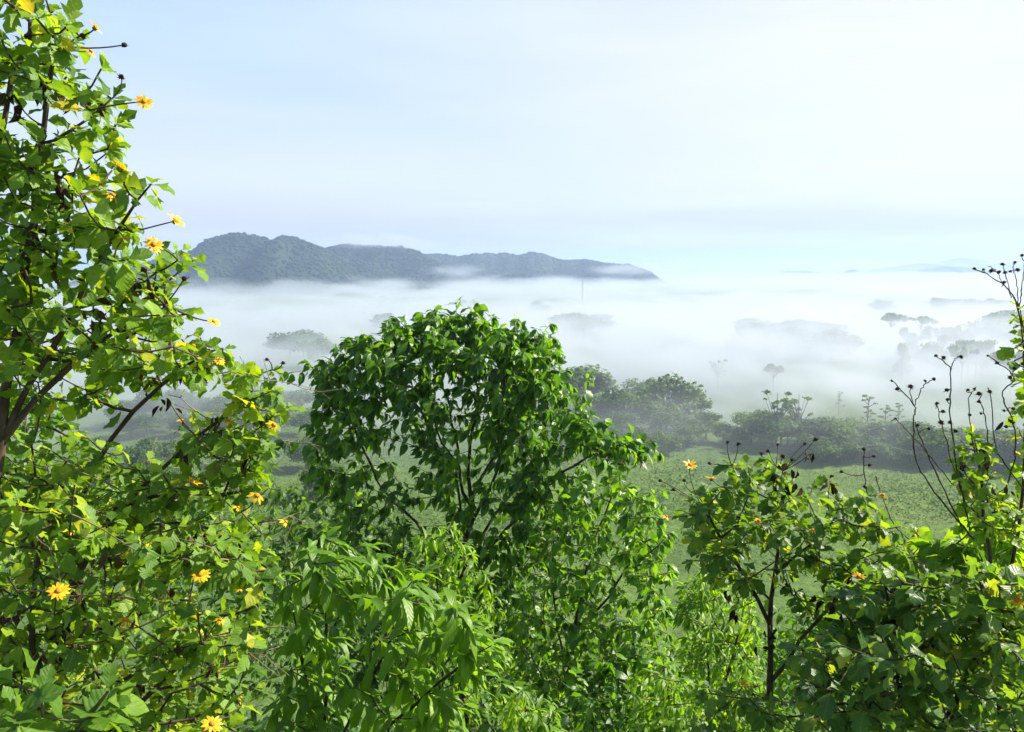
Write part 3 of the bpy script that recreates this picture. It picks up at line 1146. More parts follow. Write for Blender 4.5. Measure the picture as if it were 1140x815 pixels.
def leaves(name, shape, P, D, Nn, L, W, droop, fold, tone, mat, parent, origin, rng):
    s, hw, fs = LEAF[shape]
    n, k = len(P), len(s)
    D = unit(D)
    Nn = unit(Nn - D * np.sum(Nn * D, 1, keepdims=True))
    Xv = np.cross(D, Nn)
    dr = np.where(np.abs(droop) < 1e-3, 1e-3, droop)[:, None]
    al = np.sin(dr * s) / dr
    dn = (1 - np.cos(dr * s)) / dr
    ctr = P[:, None] + L[:, None, None] * (D[:, None] * al[..., None] - Nn[:, None] * dn[..., None])
    # local tangent for forward shift
    tan = D[:, None] * np.cos(dr * s)[..., None] - Nn[:, None] * np.sin(dr * s)[..., None]
    nl = Nn[:, None] * np.cos(dr * s)[..., None] + D[:, None] * np.sin(dr * s)[..., None]
    hwv = hw[None, :, None] * W[:, None, None]
    ph = rng.uniform(0, 6.28, n)
    rip = (0.17 * np.sin(s[None] * 17 + ph[:, None]))[..., None] * hwv
    rip2 = (0.17 * np.sin(s[None] * 15 + ph[:, None] * 1.7))[..., None] * hwv
    asym = 1 + rng.uniform(-.12, .12, (n, 1, 1))
    sh = (fs[None] * L[:, None])[..., None]
    lf = ctr - Xv[:, None] * hwv * asym + nl * (fold[:, None, None] * hwv + rip) + tan * sh
    rt = ctr + Xv[:, None] * hwv / asym + nl * (fold[:, None, None] * hwv + rip2) + tan * sh
    V = np.stack([lf, ctr, rt], 2).reshape(n, k * 3, 3)
    base = (np.arange(n) * k * 3)[:, None]
    q = []
    for i in range(k - 1):
        a_ = i * 3
        q.append([a_, a_ + 1, a_ + 4, a_ + 3])
        q.append([a_ + 1, a_ + 2, a_ + 5, a_ + 4])
    q = np.array(q)
    # winding so that the upper side faces Nn
    Fq = (base[:, :, None] + q[None]).reshape(-1, 4)
    uv = np.zeros((n, k, 3, 2))
    uv[:, :, 0, 0] = -hw[None]
    uv[:, :, 2, 0] = hw[None]
    uv[..., 1] = s[None, :, None]
    tn = np.repeat(tone, k * 3)
    return mesh_np(name, V.reshape(-1, 3) - origin, F4=Fq, mat=mat, parent=parent, uv=uv.reshape(-1, 2), tone=tn)


def leaf_sites(brs, rng, per, span, term=3, ang=(45, 85), size=1.0, sizes=(0.7, 1.1), up=0.55, grav=0.35, nrand=0.35, bias=(0, 0, 0)):
    """leaf bases, directions and normals along the last `span` metres of each branch, spiralling, plus a terminal tuft"""
    Pp, Dd, Nn, Ss = [], [], [], []
    for b in brs:
        seg = np.diff(b, axis=0)
        ln = np.linalg.norm(seg, axis=1)
        cum = np.concatenate([[0], np.cumsum(ln)])
        tot = cum[-1]
        use = min(span, tot * 0.95)
        nlf = max(2, int(round(per * (0.4 + 0.6 * use / span) * rng.uniform(0.75, 1.25))))
        az0 = rng.uniform(0, 6.28)
        for j in range(nlf + term):
            f = (j + 0.5) / nlf if j < nlf else 1.0
            dpos = tot - use + use * min(f, 1.0)
            i = min(len(ln) - 1, max(0, int(np.searchsorted(cum, dpos) - 1)))
            w = (dpos - cum[i]) / max(ln[i], 1e-6)
            p_ = b[i] + seg[i] * w
            tg = seg[i] / max(ln[i], 1e-6)
            ref = np.array((0, 0, 1.0)) if abs(tg[2]) < 0.9 else np.array((1.0, 0, 0))
            u1 = np.cross(tg, ref)
            u1 /= np.linalg.norm(u1)
            u2 = np.cross(tg, u1)
            az = az0 + j * 2.4
            rad_ = u1 * math.cos(az) + u2 * math.sin(az)
            an = math.radians(rng.uniform(*ang)) if j < nlf else math.radians(rng.uniform(10, 45))
            d_ = tg * math.cos(an) + rad_ * math.sin(an)
            d_ = d_ + np.array((0, 0, -grav * rng.uniform(0.3, 1.4))) + np.array(bias)
            nn = np.array((0, 0, 1.0)) * up + rng.normal(size=3) * nrand + np.array(SUN_DIR) * 0.6 + rad_ * 0.1
            Pp.append(p_)
            Dd.append(d_)
            Nn.append(nn)
            Ss.append(size * rng.uniform(*sizes) * (1.0 if j < nlf else 0.75))
    return np.array(Pp), unit(np.array(Dd)), unit(np.array(Nn)), np.array(Ss)


M_STEM = simple_mat('brown_stem', [(0.3, (0.030, 0.020, 0.014)), (0.7, (0.105, 0.075, 0.050))], 9.0, 0.8, 0.5, 60)
M_STEMG = simple_mat('green_stem', [(0.3, (0.060, 0.065, 0.025)), (0.7, (0.15, 0.15, 0.06))], 9.0, 0.7, 0.3, 60)
M_TAN = simple_mat('dead_twig_tan', [(0.3, (0.12, 0.085, 0.05)), (0.7, (0.36, 0.29, 0.19))], 6.0, 0.85, 0.3, 60)
M_TRUNK = simple_mat('tree_bark', [(0.3, (0.030, 0.024, 0.019)), (0.55, (0.085, 0.070, 0.055)), (0.75, (0.19, 0.17, 0.14))], 4.0, 0.9, 0.8, 25)
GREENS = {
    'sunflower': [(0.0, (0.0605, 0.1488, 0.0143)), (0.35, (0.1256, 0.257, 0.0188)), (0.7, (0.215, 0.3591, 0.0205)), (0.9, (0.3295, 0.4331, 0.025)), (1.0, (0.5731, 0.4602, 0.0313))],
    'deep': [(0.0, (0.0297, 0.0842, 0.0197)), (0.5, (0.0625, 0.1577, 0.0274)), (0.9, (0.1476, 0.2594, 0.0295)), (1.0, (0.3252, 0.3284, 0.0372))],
    'tree': [(0.0, (0.0274, 0.0958, 0.01)), (0.5, (0.0654, 0.1779, 0.0137)), (0.85, (0.1457, 0.3011, 0.0174)), (1.0, (0.2154, 0.3694, 0.0247))],
    'lime': [(0.0, (0.0906, 0.2084, 0.0126)), (0.5, (0.1811, 0.3458, 0.0176)), (1.0, (0.3018, 0.4577, 0.0245))],
}
M_SUNF = foliage_mat('flowering_shrub_leaf', GREENS['sunflower'], (2.1, 1.8, 0.4), 0.45)
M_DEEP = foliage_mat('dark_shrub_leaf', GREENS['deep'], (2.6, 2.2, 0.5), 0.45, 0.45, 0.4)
M_TREE = foliage_mat('tree_leaf', GREENS['tree'], (2.1, 2.0, 0.4), 0.42, 0.40, 0.45)
M_LIME = foliage_mat('lime_leaf', GREENS['lime'], (1.9, 1.8, 0.4), 0.45, 0.42, 0.4)
M_DRY = foliage_mat('withered_leaf', [(0.0, (0.016, 0.010, 0.007)), (0.6, (0.050, 0.030, 0.016)), (1.0, (0.13, 0.08, 0.035))], (1.2, 1.0, 0.7), 0.15, 0.8, 0.1, 1.0, True)
M_PETAL = foliage_mat('yellow_petal', [(0.0, (0.80, 0.42, 0.012)), (0.5, (0.86, 0.54, 0.015)), (1.0, (0.90, 0.64, 0.04))], (1.0, 0.95, 0.7), 0.35, 0.5, 0.3, 1.0, False, 1.0)
M_DISC = simple_mat('orange_disc', [(0.35, (0.40, 0.13, 0.010)), (0.65, (0.75, 0.33, 0.02))], 300.0, 0.8, 0.8, 500)
M_SEED = simple_mat('dry_seed_brown', [(0.3, (0.014, 0.009, 0.006)), (0.7, (0.060, 0.038, 0.022))], 150.0, 0.9, 0.8, 400)


def frame_to(nrm):
    return Vector(nrm).to_track_quat('Z', 'Y').to_euler()


def flower_meshes():
    rng = np.random.default_rng(5)
    out = []
    for var, (openness, npet) in enumerate(((0.15, 13), (0.5, 10), (-0.55, 8))):
        n = npet
        a = np.arange(n) * 2 * np.pi / n + rng.normal(size=n) * 0.09
        D = np.stack([np.cos(a), np.sin(a), np.full(n, openness) + rng.normal(size=n) * 0.10], 1)
        P = D * np.array((1, 1, 0)) * 0.013
        Nn = np.tile(np.array((0, 0, 1.0)), (n, 1)) + rng.normal(size=(n, 3)) * 0.12
        L = rng.uniform(0.042, 0.055, n)
        o = leaves('flower', 'lance', P, unit(D), Nn, L, L * 0.36, rng.uniform(0.1, 0.7, n), rng.uniform(-0.1, 0.2, n), rng.uniform(0, 1, n), M_PETAL, None, np.zeros(3), rng)
        V, Fi = ico_blob(2)
        keep = V * np.array((0.0165, 0.0165, 0.010)) * (1 + 0.10 * rng.uniform(-1, 1, (len(V), 1))) + np.array((0, 0, 0.004))
        q = mesh_np('flower_disc', keep, F3=Fi, mat=M_DISC, parent=o)
        V2 = V * np.array((0.014, 0.014, 0.011)) + np.array((0, 0, -0.008))
        c = mesh_np('calyx', V2, F3=Fi, mat=M_STEMG, parent=o)
        out.append((o, q, c))
    return out


FLOWERS = flower_meshes()
_flower_used = [False] * 3


def add_flower(root, origin, p_, nrm, var, scale=1.0):
    src = FLOWERS[var]
    if not _flower_used[var]:
        _flower_used[var] = True
        o = src[0]
    else:
        o = src[0].copy()
        COL.objects.link(o)
        for s_ in src[1:]:
            c = s_.copy()
            COL.objects.link(c)
            c.parent = o
    o.parent = root
    o.location = Vector(p_) - Vector(origin)
    o.rotation_euler = frame_to(nrm)
    o.scale = (scale * random.uniform(0.62, 0.9),) * 3
    return o


def seed_mesh():
    rng = np.random.default_rng(3)
    V, Fi = ico_blob(2)
    V = V * (0.015 * (1 + 0.16 * rng.uniform(-1, 1, (len(V), 1)))) * np.array((1, 1, 0.9))
    # dry bracts under the head
    n = 13
    a = np.arange(n) * 6.283 / n
    B, Fb = [], []
    for k in range(n):
        d_ = np.array((math.cos(a[k]), math.sin(a[k]), 0))
        s_ = np.array((-math.sin(a[k]), math.cos(a[k]), 0)) * 0.005
        p0 = d_ * 0.009 + np.array((0, 0, -0.009))
        p1 = d_ * rng.uniform(0.020, 0.038) + np.array((0, 0, rng.uniform(-0.012, 0.008)))
        o_ = len(V) + len(B)
        B += [p0 - s_, p0 + s_, p1]
        Fb.append((o_, o_ + 1, o_ + 2))
    V = np.concatenate([V, np.array(B)])
    return mesh_np('seed_head', V, F3=np.concatenate([Fi, np.array(Fb)]), mat=M_SEED)


SEED = seed_mesh()
_seed_used = [False]


def add_seed(root, origin, p_, scale=1.0):
    if not _seed_used[0]:
        _seed_used[0] = True
        o = SEED
    else:
        o = SEED.copy()
        COL.objects.link(o)
    o.parent = root
    o.location = Vector(p_) - Vector(origin)
    o.rotation_euler = (random.uniform(-.7, .7), random.uniform(-.7, .7), random.uniform(0, 6))
    o.scale = (scale,) * 3
    return o


def plant(name, label, cat, group, mains, regions, leaf, seed, stem_mat, tip_r=0.004, main_r=0.02, extra_tubes=(), flowers=(), seeds=(), dry=(), part='stem', crown='foliage', sag=0.12, up_cost=1.2,
          deadwood=0, free_seeds=0):
    rng = np.random.default_rng(seed)
    base = np.array(mains[0][0], float)
    gz = float(ground_z(base[0], base[1]))
    mains = [[np.array(q, float) for q in m_] for m_ in mains]
    first = mains[0][0].copy()
    first[2] = gz - 0.15
    mains[0] = [first] + mains[0]
    root = empty(name, (first[0], first[1], gz))
    org = np.array((first[0], first[1], gz))
    tag(root, label, cat, group)
    tips = sample_tips(regions, rng)
    # flowers and seed heads stand on stalks of their own
    fl = [at(x, y, d) for x, y, d, v, sc in flowers]
    sd_ = [at(x, y, d) for x, y, d, sc in seeds]
    dr_ = [at(x, y, d) for x, y, d in dry]
    tl, brs, P, R = grow(mains, tips, rng, tip_r, sag=sag, up_cost=up_cost, main_r=main_r)
    extra, ex2 = [], []
    for pl, r0, r1 in extra_tubes:
        pl = np.array(pl)
        # smooth polyline
        tt = np.linspace(0, len(pl) - 1, len(pl) * 6)
        i0 = np.clip(tt.astype(int), 0, len(pl) - 2)
        f_ = (tt - i0)[:, None]
        p0, p1 = pl[np.clip(i0 - 1, 0, None)], pl[i0]
        p2, p3 = pl[i0 + 1], pl[np.clip(i0 + 2, None, len(pl) - 1)]
        q = 0.5 * ((2 * p1) + (-p0 + p2) * f_ + (2 * p0 - 5 * p1 + 4 * p2 - p3) * f_ ** 2 + (-p0 + 3 * p1 - 3 * p2 + p3) * f_ ** 3)
        q[1:-1] += rng.normal(size=(len(q) - 2, 3)) * 0.003
        ex2.append((q, np.linspace(r0, r1, len(q)) * rng.uniform(0.8, 1.25, len(q))))
    allP = np.concatenate([P] + [q for q, r_ in ex2])
    for q in fl + sd_ + dr_:
        # stalk from the nearest branch point below
        dist = np.linalg.norm(allP - q, axis=1) + 1.5 * np.clip(allP[:, 2] - q[2] + 0.004, 0, None)
        k = int(np.argmin(dist))
        a_ = allP[k]
        c_ = (a_ + q) / 2 + rng.normal(size=3) * 0.02 + np.array((0, 0, -0.05 * np.linalg.norm(q - a_)))
        w = np.linspace(0, 1, 6)[:, None]
        extra.append((a_ * (1 - w) ** 2 + 2 * c_ * w * (1 - w) + q * w * w, np.linspace(tip_r, tip_r * 0.7, 6)))
    tw = []
    if deadwood:
        for k in rng.choice(len(brs), min(deadwood, len(brs)), replace=False):
            p0 = brs[k][len(brs[k]) // 2]
            d_ = unit((np.array((rng.normal() * 0.8 + 0.3, rng.normal() * 0.5, rng.uniform(-0.3, 0.5))))[None])[0]
            w = np.linspace(0, rng.uniform(0.25, 0.6), 7)[:, None]
            q = p0 + d_ * w + np.array((0, 0, -0.15)) * w ** 2
            q[1:] += rng.normal(size=(6, 3)) * 0.008
            r0 = rng.uniform(0.0022, 0.0048)
            tw.append((q, np.linspace(r0, r0 * 0.5, 7)))
            for j in (3, 5):
                e_ = unit((d_ + rng.normal(size=3) * 0.7)[None])[0]
                w2 = np.linspace(0, rng.uniform(0.06, 0.2), 4)[:, None]
                tw.append((q[j] + e_ * w2, np.linspace(r0 * 0.7, r0 * 0.3, 4)))
    Vt, Ft = tubes(tl + extra + ex2 + tw, 6)
    so = mesh_np(part, Vt - org, F4=Ft, mat=stem_mat, parent=root)
    if tw:
        so.data.materials.append(M_TAN)
        nd = sum((len(q) - 1) * 6 for q, r_ in tw)
        mi = np.zeros(len(so.data.polygons), np.int32)
        mi[-nd:] = 1
        so.data.polygons.foreach_set('material_index', mi)
    shape, Lm, ar, mat, kw, dr, fo, tone = leaf
    Pp, Dd, Nn, Ss = leaf_sites(brs, rng, size=Lm, **kw)
    n = len(Pp)
    # each spray is a little younger or older than the next
    tn = np.clip(rng.normal(tone[0], tone[1], n) + (fbm(Pp[:, 0] * 1.3 + 9, Pp[:, 2] * 1.3 + 5, seed, 2) - 0.5) * 0.5, 0, 0.93)
    old = rng.uniform(0, 1, n) < tone[2]
    tn = np.where(old, rng.uniform(0.9, 1.0, n), tn)
    W = Ss * ar * rng.uniform(0.85, 1.15, n)
    leaves(crown, shape, Pp, Dd, Nn, Ss, W, rng.uniform(*dr, n), rng.uniform(*fo, n), tn, mat, root, org, rng)
    for (x, y, d, v, sc), q in zip(flowers, fl):
        to_cam = unit((np.array((0, 0, H)) - q)[None])[0]
        nr = np.array((0, 0, 0.45)) + to_cam * (0.9 if v == 0 else 0.15) + np.array(SUN_DIR) * 0.35 + rng.normal(size=3) * 0.18
        add_flower(root, org, q, nr, v, sc)
    for (x, y, d, sc), q in zip(seeds, sd_):
        add_seed(root, org, q, sc * 0.85)
    if free_seeds:
        for k in rng.choice(len(brs), min(free_seeds, len(brs)), replace=False):
            add_seed(root, org, brs[k][-1] + np.array((0, 0, 0.02)), rng.uniform(0.8, 1.2))
    if dr_:
        PP, DD, NN, LL = [], [], [], []
        for q in dr_:
            for j in range(rng.integers(3, 7)):
                PP.append(q + rng.normal(size=3) * 0.03)
                DD.append(np.array((0, 0, -1.0)) + rng.normal(size=3) * 0.35)
                NN.append(rng.normal(size=3))
                LL.append(rng.uniform(0.07, 0.14) * Lm / 0.17)
        LL = np.array(LL)
        k = len(LL)
        leaves('withered_leaves', 'ovate', np.array(PP), unit(np.array(DD)), unit(np.array(NN)), LL, LL * rng.uniform(0.3, 0.6, k), rng.uniform(-1.5, 1.5, k), rng.uniform(0.5, 1.3, k), rng.uniform(0, 1, k), M_DRY, root, org, rng)
    return root


def low(px, d, drop=0.0):
    """a point on the slope straight below column px at distance d"""
    q = at(px, 600, d)
    q[2] = float(ground_z(q[0], d)) + drop
    return q


KW_SUN = dict(per=10, span=0.42, term=3, ang=(45, 90), sizes=(0.45, 1.25), up=0.6, grav=0.40, nrand=0.45)
TITH = ('lobed', 0.125, 0.68, M_SUNF, KW_SUN, (0.2, 1.0), (0.0, 0.35), (0.42, 0.27, 0.012))

# ---- tall flowering shrub at the left edge
A = at
plant('flowering_shrub', 'tallest yellow-flowered shrub, reaching above the skyline at the left edge of the picture', 'shrub', 'yellow-flowered shrubs',
      [[low(-60, 3.9), A(-30, 640, 3.9), A(5, 490, 3.9), A(25, 350, 3.9), A(45, 240, 3.85), A(55, 120, 3.8), A(60, 60, 3.8)],
       [A(5, 490, 3.9), A(60, 380, 3.9), A(110, 300, 3.8), A(150, 235, 3.7), A(168, 205, 3.7)],
       [A(5, 490, 3.9), A(90, 400, 4.0), A(170, 335, 4.0), A(215, 290, 4.0)],
       [A(-30, 640, 3.9), A(-40, 380, 4.0), A(-20, 200, 4.0), A(15, 70, 4.0)]],
      [([(-40, -20), (40, -15), (78, 25), (120, 55), (128, 75), (125, 118), (85, 110), (40, 95), (-40, 110)], 3.5, 4.3, 42, 0.12),
       ([(-40, 110), (20, 150), (120, 130), (140, 150), (120, 175), (60, 190), (-40, 190)], 3.5, 4.3, 26, 0.12),
       ([(-40, 180), (60, 185), (150, 190), (160, 205), (130, 235), (150, 270), (-40, 285)], 3.5, 4.3, 42, 0.12),
       ([(-40, 270), (100, 265), (150, 245), (195, 262), (210, 290), (190, 315), (140, 340), (-40, 350)], 3.5, 4.4, 48, 0.12),
       ([(-40, 330), (140, 340), (200, 330), (225, 365), (200, 392), (120, 400), (-40, 420)], 3.5, 4.5, 46, 0.12)],
      TITH, 11, M_STEM, 0.0042, 0.021,
      flowers=[(106, 31, 3.75, 1, 1.0), (160, 113, 3.7, 0, 1.0), (134, 187, 3.6, 1, 1.15), (125, 217, 3.6, 2, 1.0), (195, 246, 3.7, 1, 1.1), (171, 272, 3.7, 0, 0.95), (238, 358, 3.9, 0, 0.8),
               (101, 57, 3.8, 2, 0.8), (245, 400, 3.9, 2, 0.8), (138, 265, 3.6, 2, 0.8), (215, 385, 3.8, 2, 0.8)],
      seeds=[(138, 50, 3.8, 1.0), (75, 30, 3.8, 1.0), (92, 40, 3.8, 1.0), (20, 130, 3.8, 1.0), (135, 85, 3.8, 0.9), (48, 145, 3.7, 1), (30, 40, 3.6, 1), (205, 310, 3.8, 1), (160, 300, 3.6, 1)],
      dry=[(47, 100, 3.8), (75, 105, 3.75), (100, 108, 3.75), (15, 105, 3.8), (62, 195, 3.7), (30, 215, 3.7), (75, 225, 3.7), (150, 310, 3.8), (185, 318, 3.8), (160, 335, 3.8), (105, 345, 3.8), (60, 290, 3.7), (40, 260, 3.7),
           (90, 255, 3.7), (30, 180, 3.7), (20, 320, 3.8), (190, 385, 3.9)])

# ---- flowering shrub arching to the right over the valley view
plant('flowering_shrub', 'yellow-flowered shrub whose upright leafy tip overlaps the misty valley left of the central tree', 'shrub', 'yellow-flowered shrubs',
      [[low(20, 4.9), A(60, 640, 4.8), A(130, 560, 4.7), A(200, 500, 4.6), A(250, 460, 4.6), A(280, 425, 4.6)],
       [A(60, 640, 4.8), A(90, 520, 4.7), A(150, 450, 4.6), A(215, 400, 4.5), A(248, 388, 4.5)],
       [A(130, 560, 4.7), A(220, 540, 4.8), A(280, 545, 4.8)]],
      [([(262, 405), (300, 402), (322, 425), (325, 450), (300, 480), (285, 475), (262, 440)], 4.35, 4.85, 16, 0.13),
       ([(215, 455), (262, 470), (300, 480), (305, 510), (290, 540), (240, 540), (200, 500)], 4.3, 5.0, 30, 0.13),
       ([(150, 385), (225, 372), (262, 395), (240, 415), (180, 420), (140, 410)], 4.2, 4.8, 20, 0.13),
       ([(40, 380), (130, 400), (130, 440), (60, 460), (-20, 440)], 4.2, 5.0, 24, 0.13),
       ([(-30, 450), (60, 465), (110, 490), (190, 520), (280, 560), (310, 610), (220, 620), (-30, 600)], 4.2, 5.4, 105, 0.13)],
      TITH, 12, M_STEM, 0.004, 0.022, deadwood=30,
      flowers=[(214, 537, 4.2, 1, 1.2), (203, 468, 4.5, 2, 0.8), (255, 468, 4.5, 2, 0.9), (286, 552, 4.3, 2, 1.1), (305, 473, 4.4, 2, 0.9), (159, 604, 4.0, 0, 0.8), (318, 581, 4.5, 2, 0.9), (10, 410, 4.2, 1, 0.9), (244, 402, 4.4, 0, 0.8), (265, 565, 4.4, 2, .8)],
      seeds=[(315, 404, 4.6, 0.9), (308, 460, 4.5, 0.8), (228, 425, 4.4, 1), (297, 400, 4.6, 0.8), (180, 395, 4.3, 1)],
      dry=[(165, 425, 4.5), (190, 450, 4.5), (293, 465, 4.5), (216, 420, 4.4), (212, 500, 4.5), (278, 505, 4.5), (65, 408, 4.4), (235, 470, 4.5), (220, 590, 4.5), (240, 600, 4.6)])

# ---- lower-left mass
plant('flowering_shrub', 'sunlit yellow-flowered shrub filling the lower left, with open blooms low on its near side', 'shrub', 'yellow-flowered shrubs',
      [[low(60, 4.2), A(80, 860, 4.2), A(110, 740, 4.2), A(150, 660, 4.3), A(230, 600, 4.5)],
       [A(80, 860, 4.2), A(30, 720, 4.2), A(20, 620, 4.2), A(60, 540, 4.2)],
       [A(80, 860, 4.2), A(180, 760, 4.3), A(250, 690, 4.5), A(300, 640, 4.7)]],
      [([(-40, 520), (60, 520), (140, 570), (240, 590), (310, 610), (320, 660), (280, 720), (-40, 720)], 3.6, 6.2, 250, 0.12),
       ([(-40, 700), (290, 700), (285, 760), (270, 840), (-40, 840)], 3.5, 5.8, 170, 0.12)],
      ('lobed', 0.12) + TITH[2:], 13, M_STEM, 0.004, 0.022, deadwood=60,
      flowers=[(65, 658, 3.5, 0, 1.15), (223, 640, 3.8, 0, 0.95), (169, 634, 3.8, 0, 0.8), (245, 690, 3.8, 2, 0.9), (236, 806, 3.5, 0, 1.0), (140, 690, 3.6, 2, 0.9), (78, 590, 3.8, 2, 0.8), (15, 572, 3.8, 2, 0.9), (155, 602, 3.9, 2, .8), (268, 655, 4, 2, .8)],
      seeds=[(90, 648, 3.6, 1.0), (10, 690, 3.6, 1), (180, 585, 3.8, 1)],
      dry=[(40, 600, 3.9), (120, 620, 3.9), (180, 655, 4.0), (70, 700, 3.8), (230, 740, 3.9), (20, 760, 3.7), (260, 620, 4.2), (210, 610, 4.0), (90, 655, 3.7), (5, 680, 3.7), (200, 720, 3.8), (150, 770, 3.8), (45, 730, 3.7), (110, 690, 3.9)])

# ---- big-leaved plant right at the corner
plant('broad_leaved_plant', 'plant with the biggest lobed leaves, low in the bottom left corner', 'plant', None,
      [[low(0, 2.6), A(10, 900, 2.6), A(15, 800, 2.55)], [A(10, 900, 2.6), A(90, 830, 2.7), A(120, 770, 2.7)]],
      [([(-30, 740), (40, 740), (60, 800), (-30, 830)], 2.4, 2.8, 4, 0.08), ([(100, 740), (135, 740), (150, 800), (90, 810)], 2.7, 3.0, 3, 0.08)],
      ('lobed', 0.165, 0.80, M_SUNF, dict(per=4, span=0.3, term=2, ang=(50, 85), sizes=(0.8, 1.15), up=0.9, grav=0.25, nrand=0.25), (0.2, 0.8), (0.0, 0.3), (0.28, 0.12, 0.0)), 14, M_STEMG, 0.005, 0.016)

# ---- central tree
KW_TREE = dict(per=5, span=0.6, term=6, ang=(40, 95), sizes=(0.5, 1.25), up=0.6, grav=0.95, nrand=0.4)
TREE_LEAF = ('ovate', 0.33, 0.47, M_TREE, KW_TREE, (0.4, 1.5), (0.0, 0.3), (0.50, 0.26, 0.012))
D0 = 16.0
plant('broadleaf_tree', 'round-headed broadleaf tree standing alone in the middle of the picture, its crown against the mist', 'tree', None,
      [[low(512, D0), A(515, 760, D0), A(517, 640, D0), A(520, 560, D0), A(526, 490, D0), A(530, 420, D0), A(520, 375, D0)],
       [A(517, 640, D0), A(500, 560, D0 - .2), A(480, 500, D0 - .4), A(455, 440, D0 - .5), A(430, 395, D0 - .5)],
       [A(520, 560, D0), A(545, 510, D0 + .3), A(575, 450, D0 + .3), A(595, 390, D0 + .3)],
       [A(515, 680, D0), A(470, 600, D0 + .6), A(420, 530, D0 + .8), A(380, 450, D0 + .8)],
       [A(517, 650, D0), A(560, 590, D0 - .6), A(620, 530, D0 - .9), A(670, 505, D0 - 1.0), A(695, 495, D0 - 1)],
       [A(520, 560, D0), A(505, 500, D0 + .8), A(495, 430, D0 + 1.2), A(480, 370, D0 + 1.2)],
       [A(517, 640, D0), A(510, 540, D0 - .5), A(490, 480, D0 - .9), A(470, 410, D0 - 1.2)], [A(520, 590, D0), A(555, 520, D0 - .6), A(560, 440, D0 - 1.1), A(570, 380, D0 - 1.2)],
       [A(518, 620, D0), A(560, 560, D0 + .8), A(620, 480, D0 + 1.2)], [A(516, 700, D0), A(450, 640, D0 - .6), A(400, 600, D0 - .9)]],
      [([(358, 415), (385, 395), (412, 390), (420, 420), (395, 450), (362, 450)], 14.8, 17.2, 15, 0.6, 5, 0.24),
       ([(398, 388), (412, 378), (430, 382), (430, 400), (405, 402)], 15, 17, 5, 0.5, 5, 0.2),
       ([(432, 374), (450, 368), (470, 366), (480, 380), (440, 394)], 14.6, 17.4, 9, 0.5, 5, 0.22),
       ([(482, 364), (505, 360), (530, 358), (545, 368), (560, 370), (575, 384), (520, 390), (485, 380)], 14.4, 17.6, 17, 0.5, 5, 0.22),
       ([(560, 374), (585, 376), (604, 384), (612, 400), (590, 405), (565, 388)], 14.6, 17.4, 10, 0.5, 5, 0.22),
       ([(420, 385), (560, 380), (610, 400), (620, 425), (560, 425), (500, 410), (440, 420)], 14.3, 17.6, 30, 0.6, 5, 0.26),
       ([(365, 455), (400, 430), (470, 415), (500, 420), (495, 450), (440, 475), (390, 490)], 14.5, 17.4, 22, 0.6, 4, 0.26),
       ([(560, 425), (622, 415), (634, 450), (655, 470), (640, 490), (590, 475), (560, 460)], 14.3, 17.2, 22, 0.55, 5, 0.24),
       ([(640, 470), (675, 482), (708, 490), (712, 500), (690, 510), (650, 505)], 14.4, 16.2, 10, 0.45, 5, 0.2),
       ([(500, 415), (560, 425), (560, 465), (515, 465)], 14.4, 17.4, 7, 0.6, 4, 0.26),
       ([(521, 356), (531, 356), (526, 347)], 15.6, 16.8, 2, 0.1, 9, 0.17),
       ([(485, 356), (495, 356), (490, 347)], 15.4, 16.6, 2, 0.1, 7, 0.17),
       ([(441, 368), (451, 368), (446, 359)], 15.2, 16.4, 2, 0.1, 8, 0.17),
       ([(465, 360), (475, 360), (470, 351)], 16.0, 17.2, 2, 0.1, 5, 0.17),
       ([(397, 388), (407, 388), (402, 379)], 15.4, 16.6, 2, 0.1, 8, 0.17),
       ([(359, 414), (369, 414), (364, 405)], 15.4, 16.6, 2, 0.1, 8, 0.17),
       ([(599, 380), (609, 380), (604, 371)], 15.4, 16.6, 2, 0.1, 9, 0.17),
       ([(561, 368), (571, 368), (566, 359)], 15.8, 17.0, 2, 0.1, 6, 0.17),
       ([(625, 446), (635, 446), (630, 437)], 15.2, 16.4, 2, 0.1, 6, 0.17),
       ([(650, 468), (660, 468), (655, 459)], 15.0, 16.2, 2, 0.1, 6, 0.17),
       ([(707, 498), (717, 498), (712, 489)], 14.8, 16.0, 2, 0.1, 7, 0.17),
       ([(352, 465), (390, 480), (420, 500), (410, 545), (375, 545), (346, 505)], 15, 17.2, 16, 0.55, 4, 0.26),
       ([(430, 480), (500, 470), (490, 530), (440, 545)], 14.8, 17.2, 8, 0.7, 4, 0.26),
       ([(570, 470), (640, 500), (665, 520), (650, 570), (610, 610), (575, 560)], 14.0, 16.8, 26, 0.5, 4, 0.26),
       ([(380, 550), (470, 555), (480, 640), (400, 660), (355, 600)], 15, 17.2, 22, 0.55, 4, 0.28),
       ([(550, 600), (610, 600), (620, 700), (560, 710)], 14.8, 17, 18, 0.5, 5, 0.28),
       ([(485, 480), (570, 480), (580, 535), (560, 555), (480, 555)], 15.5, 17.6, 6, 0.6, 4, 0.25),
       ([(430, 610), (500, 600), (505, 720), (430, 740)], 15, 17.4, 20, 0.5, 5, 0.28),
       ([(465, 430), (580, 430), (595, 520), (545, 560), (465, 540)], 13.9, 15.3, 15, 0.6, 4, 0.24),
       ([(505, 560), (560, 560), (570, 640), (500, 650)], 14.6, 16, 9, 0.5, 4, 0.25),
       ([(510, 650), (570, 640), (580, 760), (510, 770)], 14.8, 17, 16, 0.5, 4, 0.28)],
      TREE_LEAF, 15, M_TRUNK, 0.005, 0.12, part='trunk', crown='crown', sag=0.05, up_cost=0.8)

